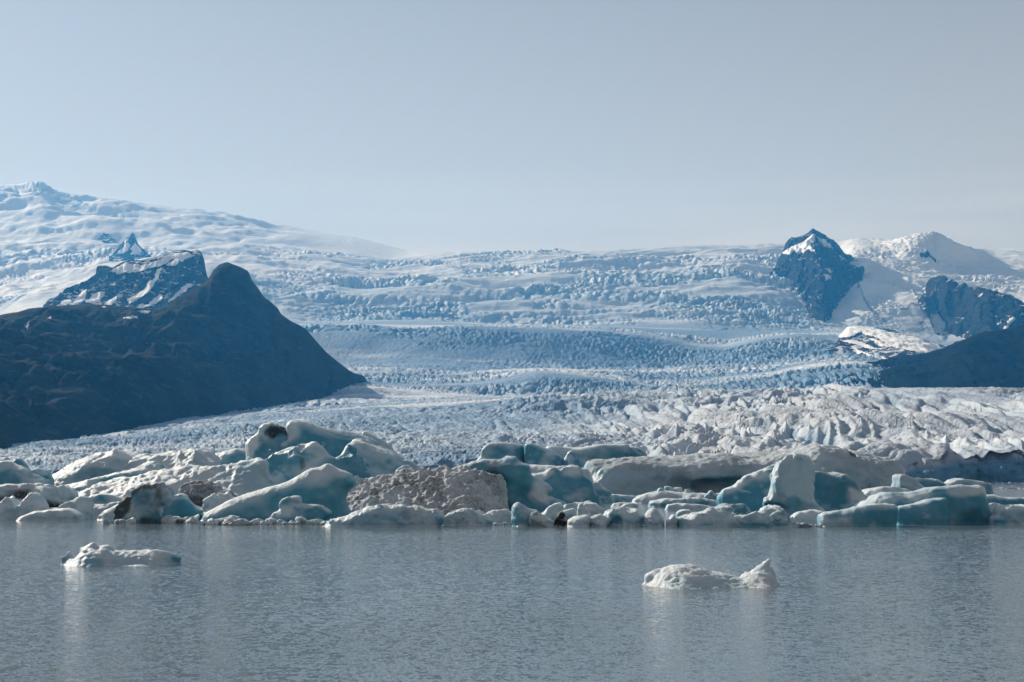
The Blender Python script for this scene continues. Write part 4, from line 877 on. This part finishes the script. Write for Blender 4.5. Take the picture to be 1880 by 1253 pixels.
berg('ice_chunk', 'little pointed boulder leaning on the egg shaped one', CH, '1220,966 1223,957 1229,952 1234,946 1237,944.5 1240,950 1243,958 1243,966', wl=968, T=.8, lean=.35, amp=.06, clear=.15, **FR)
berg('ice_chunk', 'rounded chunk floating alone in the pool behind the little pointed boulder', CH, '1239,951 1241,943 1248,938 1256,936.5 1266,938 1272,943 1274,949', wl=953, T=1.2, lean=.4, amp=.06, clear=.2, **FR)
berg('ice_floe', 'long rising tongue of ice ending in a blunt head, below the arched peak', FL, '1242,965 1244,957 1256,954 1270,949 1286,944 1300,939 1314,934 1326,929 1334,928 1340,932 1338,940 1337,948 1346,954 1360,960 1374,966', wl=969, T=1.5, lean=.45, k=1., amp=.1, clear=.25, **FR)
berg('ice_chunk', 'pale slab with concave front behind the blunt headed tongue', CH, '1332,948 1334,934 1340,928 1352,926.5 1364,927 1370,933 1376,937 1380,946', Y=184, T=1.2, lean=.3, clear=.4, amp=.1, carve=[(1358, 946, -2, 1.2, 1.2, .8)], **FR)
berg('ice_chunk', 'white diamond shaped piece in front of the concave slab', CH, '1336,955 1338,948 1344,942 1350,944 1353,950 1348,956', Y=177, T=.5, lean=.2, clear=.1, ch=0, amp=.05, **FR)
berg('ice_floe', 'crested wave shaped floe directly below the arched cave', FL, '1344,966 1352,958 1362,953 1376,948 1388,944.5 1396,945 1402,938 1408,934 1420,933 1425,934.5 1432,940 1438,947 1446,954 1456,961 1464,967', wl=969, T=1.5, lean=.5, amp=.12, clear=.25, rough=.08, **FR)
# ---- floes on the open water
FW = dict(group=G_FLOE)
berg('ice_floe', 'small white floe with humped left end on the open water at left', FL,
     '108,1036 108,1027 113,1020 120,1018 124,1011 129,1012 133,1011.5 138,1021 143,1024 147,1022 151,1016 146,1012 148,1006 156,1002.5 163,998 168,995.5 175,996 180,1000 186,1003 192,1000.5 202,1000 208,1005 210,1010 224,1010.5 249,1010.5 268,1009 283,1008.5 299,1010 320,1015.5 335,1024 339,1030 337,1036',
     facet=.22, wl=1041, T=.42, lean=1.7, k=.42, amp=.035, sc=.5, clear=.3, rough=.03, rs=.22, vox=.62, ch=0, zones=[('clear', .75, '165,1020 185,1012 205,1030 206,1042 160,1042', .3), ('clear', .5, '225,1026 275,1022 290,1042 225,1042', .3)], **FW)
berg('ice_floe', 'granular white floe with an upturned forked tail on the open water at right', FL,
     '1164,1084 1168,1076 1176,1065 1182,1057 1192,1050 1203,1044 1216,1039 1230,1036 1243,1034.5 1256,1034 1268,1035.5 1278,1037.5 1290,1041 1301,1045 1308,1050 1322,1051 1337,1053 1350,1055.5 1358,1058 1359,1051 1366,1050 1374,1049 1384,1043 1394,1036 1403,1030 1409,1025.5 1414,1024 1417,1026 1414,1034 1412,1041 1416,1042 1421,1046 1424,1054 1430,1060 1437,1065 1446,1071 1450,1077 1450,1083',
     facet=.22, wl=1083, T=.42, lean=2.1, k=.4, amp=.03, sc=.5, clear=.06, dirt=0, rough=.035, rs=.16, vox=.62, ch=0, zones=[('clear', .4, '1225,1064 1360,1062 1365,1086 1220,1082', .3), ('dirt', .3, '1360,1072 1450,1070 1450,1086 1360,1086', .3)], **FW)

# ---- brash: small lumps of clear ice, each one its own object, sharing a few meshes
def lump_mesh(i):
    r = random.Random(90 + i); bm = bmesh.new()
    for _ in range(15 + 2 * i):
        t = r.uniform(0, 6.28); z = r.uniform(-.7, 1); q = math.sqrt(max(0, 1 - min(abs(z), 1) ** 2)) + .12
        k = r.uniform(.55, 1.25)
        bm.verts.new((math.cos(t) * q * k, math.sin(t) * q * k, z * k * (.7 + .22 * (i % 3))))
    h = bmesh.ops.convex_hull(bm, input=bm.verts)
    bmesh.ops.delete(bm, geom=list({v for v in h['geom_interior'] + h['geom_unused'] if isinstance(v, bmesh.types.BMVert)}), context='VERTS')
    bmesh.ops.triangulate(bm, faces=bm.faces)
    bmesh.ops.subdivide_edges(bm, edges=bm.edges, cuts=3, use_grid_fill=True, smooth=.35)
    bmesh.ops.triangulate(bm, faces=bm.faces)
    bm.verts.index_update(); V = np.array([v.co for v in bm.verts]); Fq = np.array([[v.index for v in f.verts] for f in bm.faces]); bm.free()
    V = V * (1 + .17 * fbm3(V[:, 0] * 2.5 + i, V[:, 1] * 2.5, V[:, 2] * 2.5, 3, i + 50) - .2 * np.abs(vnoise3(V[:, 0] * 3 + i, V[:, 1] * 3, V[:, 2] * 3, i + 70)))[:, None]
    c = np.clip(.35 + .6 * fbm3(V[:, 0] * 2, V[:, 1] * 2, V[:, 2] * 2, 2, i + 9), 0, 1); z = np.zeros(len(V))
    me = make_mesh('brash_lump', V, Fq, i % 2 == 0, {'clear': c * .5, 'dirt': z + .16 + .16 * (i % 2), 'debris_shade': z}); me.materials.append(M_ICE)
    return me
LUMPS = [lump_mesh(i) for i in range(8)]
ORD = ('leftmost', 'second', 'third', 'fourth', 'fifth', 'sixth', 'seventh', 'eighth', 'ninth', 'tenth', 'eleventh', 'twelfth', 'thirteenth', 'fourteenth', 'fifteenth')
def brash(what, group, xs, wl, n, s, stack=1.):
    r = random.Random(int(xs[0] * 7 + wl))
    for i in range(n):
        px = xs[0] + (xs[1] - xs[0]) * (i + r.uniform(.25, .75)) / n
        py = wl - r.uniform(0, 1) ** 1.5 * 2.2
        Y = y_water(py); X, _ = at(px, py, Y)
        q = (s[0] + (s[1] - s[0]) * r.uniform(0, 1) ** 1.7) * Y / F_PX
        o = bpy.data.objects.new('brash_ice', LUMPS[r.randrange(len(LUMPS))]); COL.objects.link(o)
        o.location = (X, Y, q * r.uniform(.0, .5) * stack); o.rotation_euler = (r.uniform(-.6, .6), r.uniform(-.6, .6), r.uniform(0, 6.28))
        o.scale = (q * r.uniform(.9, 1.6), q * r.uniform(.8, 1.3), q * r.uniform(.55, 1.15))
        tag(o, (ORD[i] + ' ' if i == 0 else ORD[i] + ' from left ') + what, 'brash ice', group)
brash('of the glassy brash lumps along the foot of the tilted blue iceberg', 'brash under the tilted blue iceberg', (366, 506), 964, 15, (7, 15))
brash('of the glassy brash lumps right of the dark pillar', 'brash right of the dark pillar', (298, 364), 961, 8, (7, 15))
brash('of the grey brash lumps at the left foot of the dark pillar', 'brash left of the dark pillar', (192, 244), 962, 8, (4, 8))
brash('of the round white lumps before the fish shaped chunk', 'brash by the fish shaped chunk', (510, 604), 964, 9, (5, 12))
brash('of the tiny ice crumbs at the waterline of the brown shelf', 'crumbs under the brown shelf', (884, 940), 964, 10, (2, 4.5))
brash('of the tiny ice crumbs at the waterline of the twin knob', 'crumbs under the twin knob', (1106, 1186), 968, 7, (2, 5))
brash('of the white lumps between wave floe and blue wall', 'lumps left of the blue wall', (1462, 1512), 968, 6, (4, 8))
brash('of the white lumps at the waterline of the blunt headed tongue', 'lumps under the blunt headed tongue', (1296, 1350), 968, 5, (3, 7))
brash('of the white specks floating in the channel before the cliff', 'specks in the channel', (1815, 1885), 899, 12, (1.5, 4), .3)
brash('of the white specks right under the glacier cliff', 'specks under the cliff', (1800, 1885), 889, 7, (1.2, 3), .3)
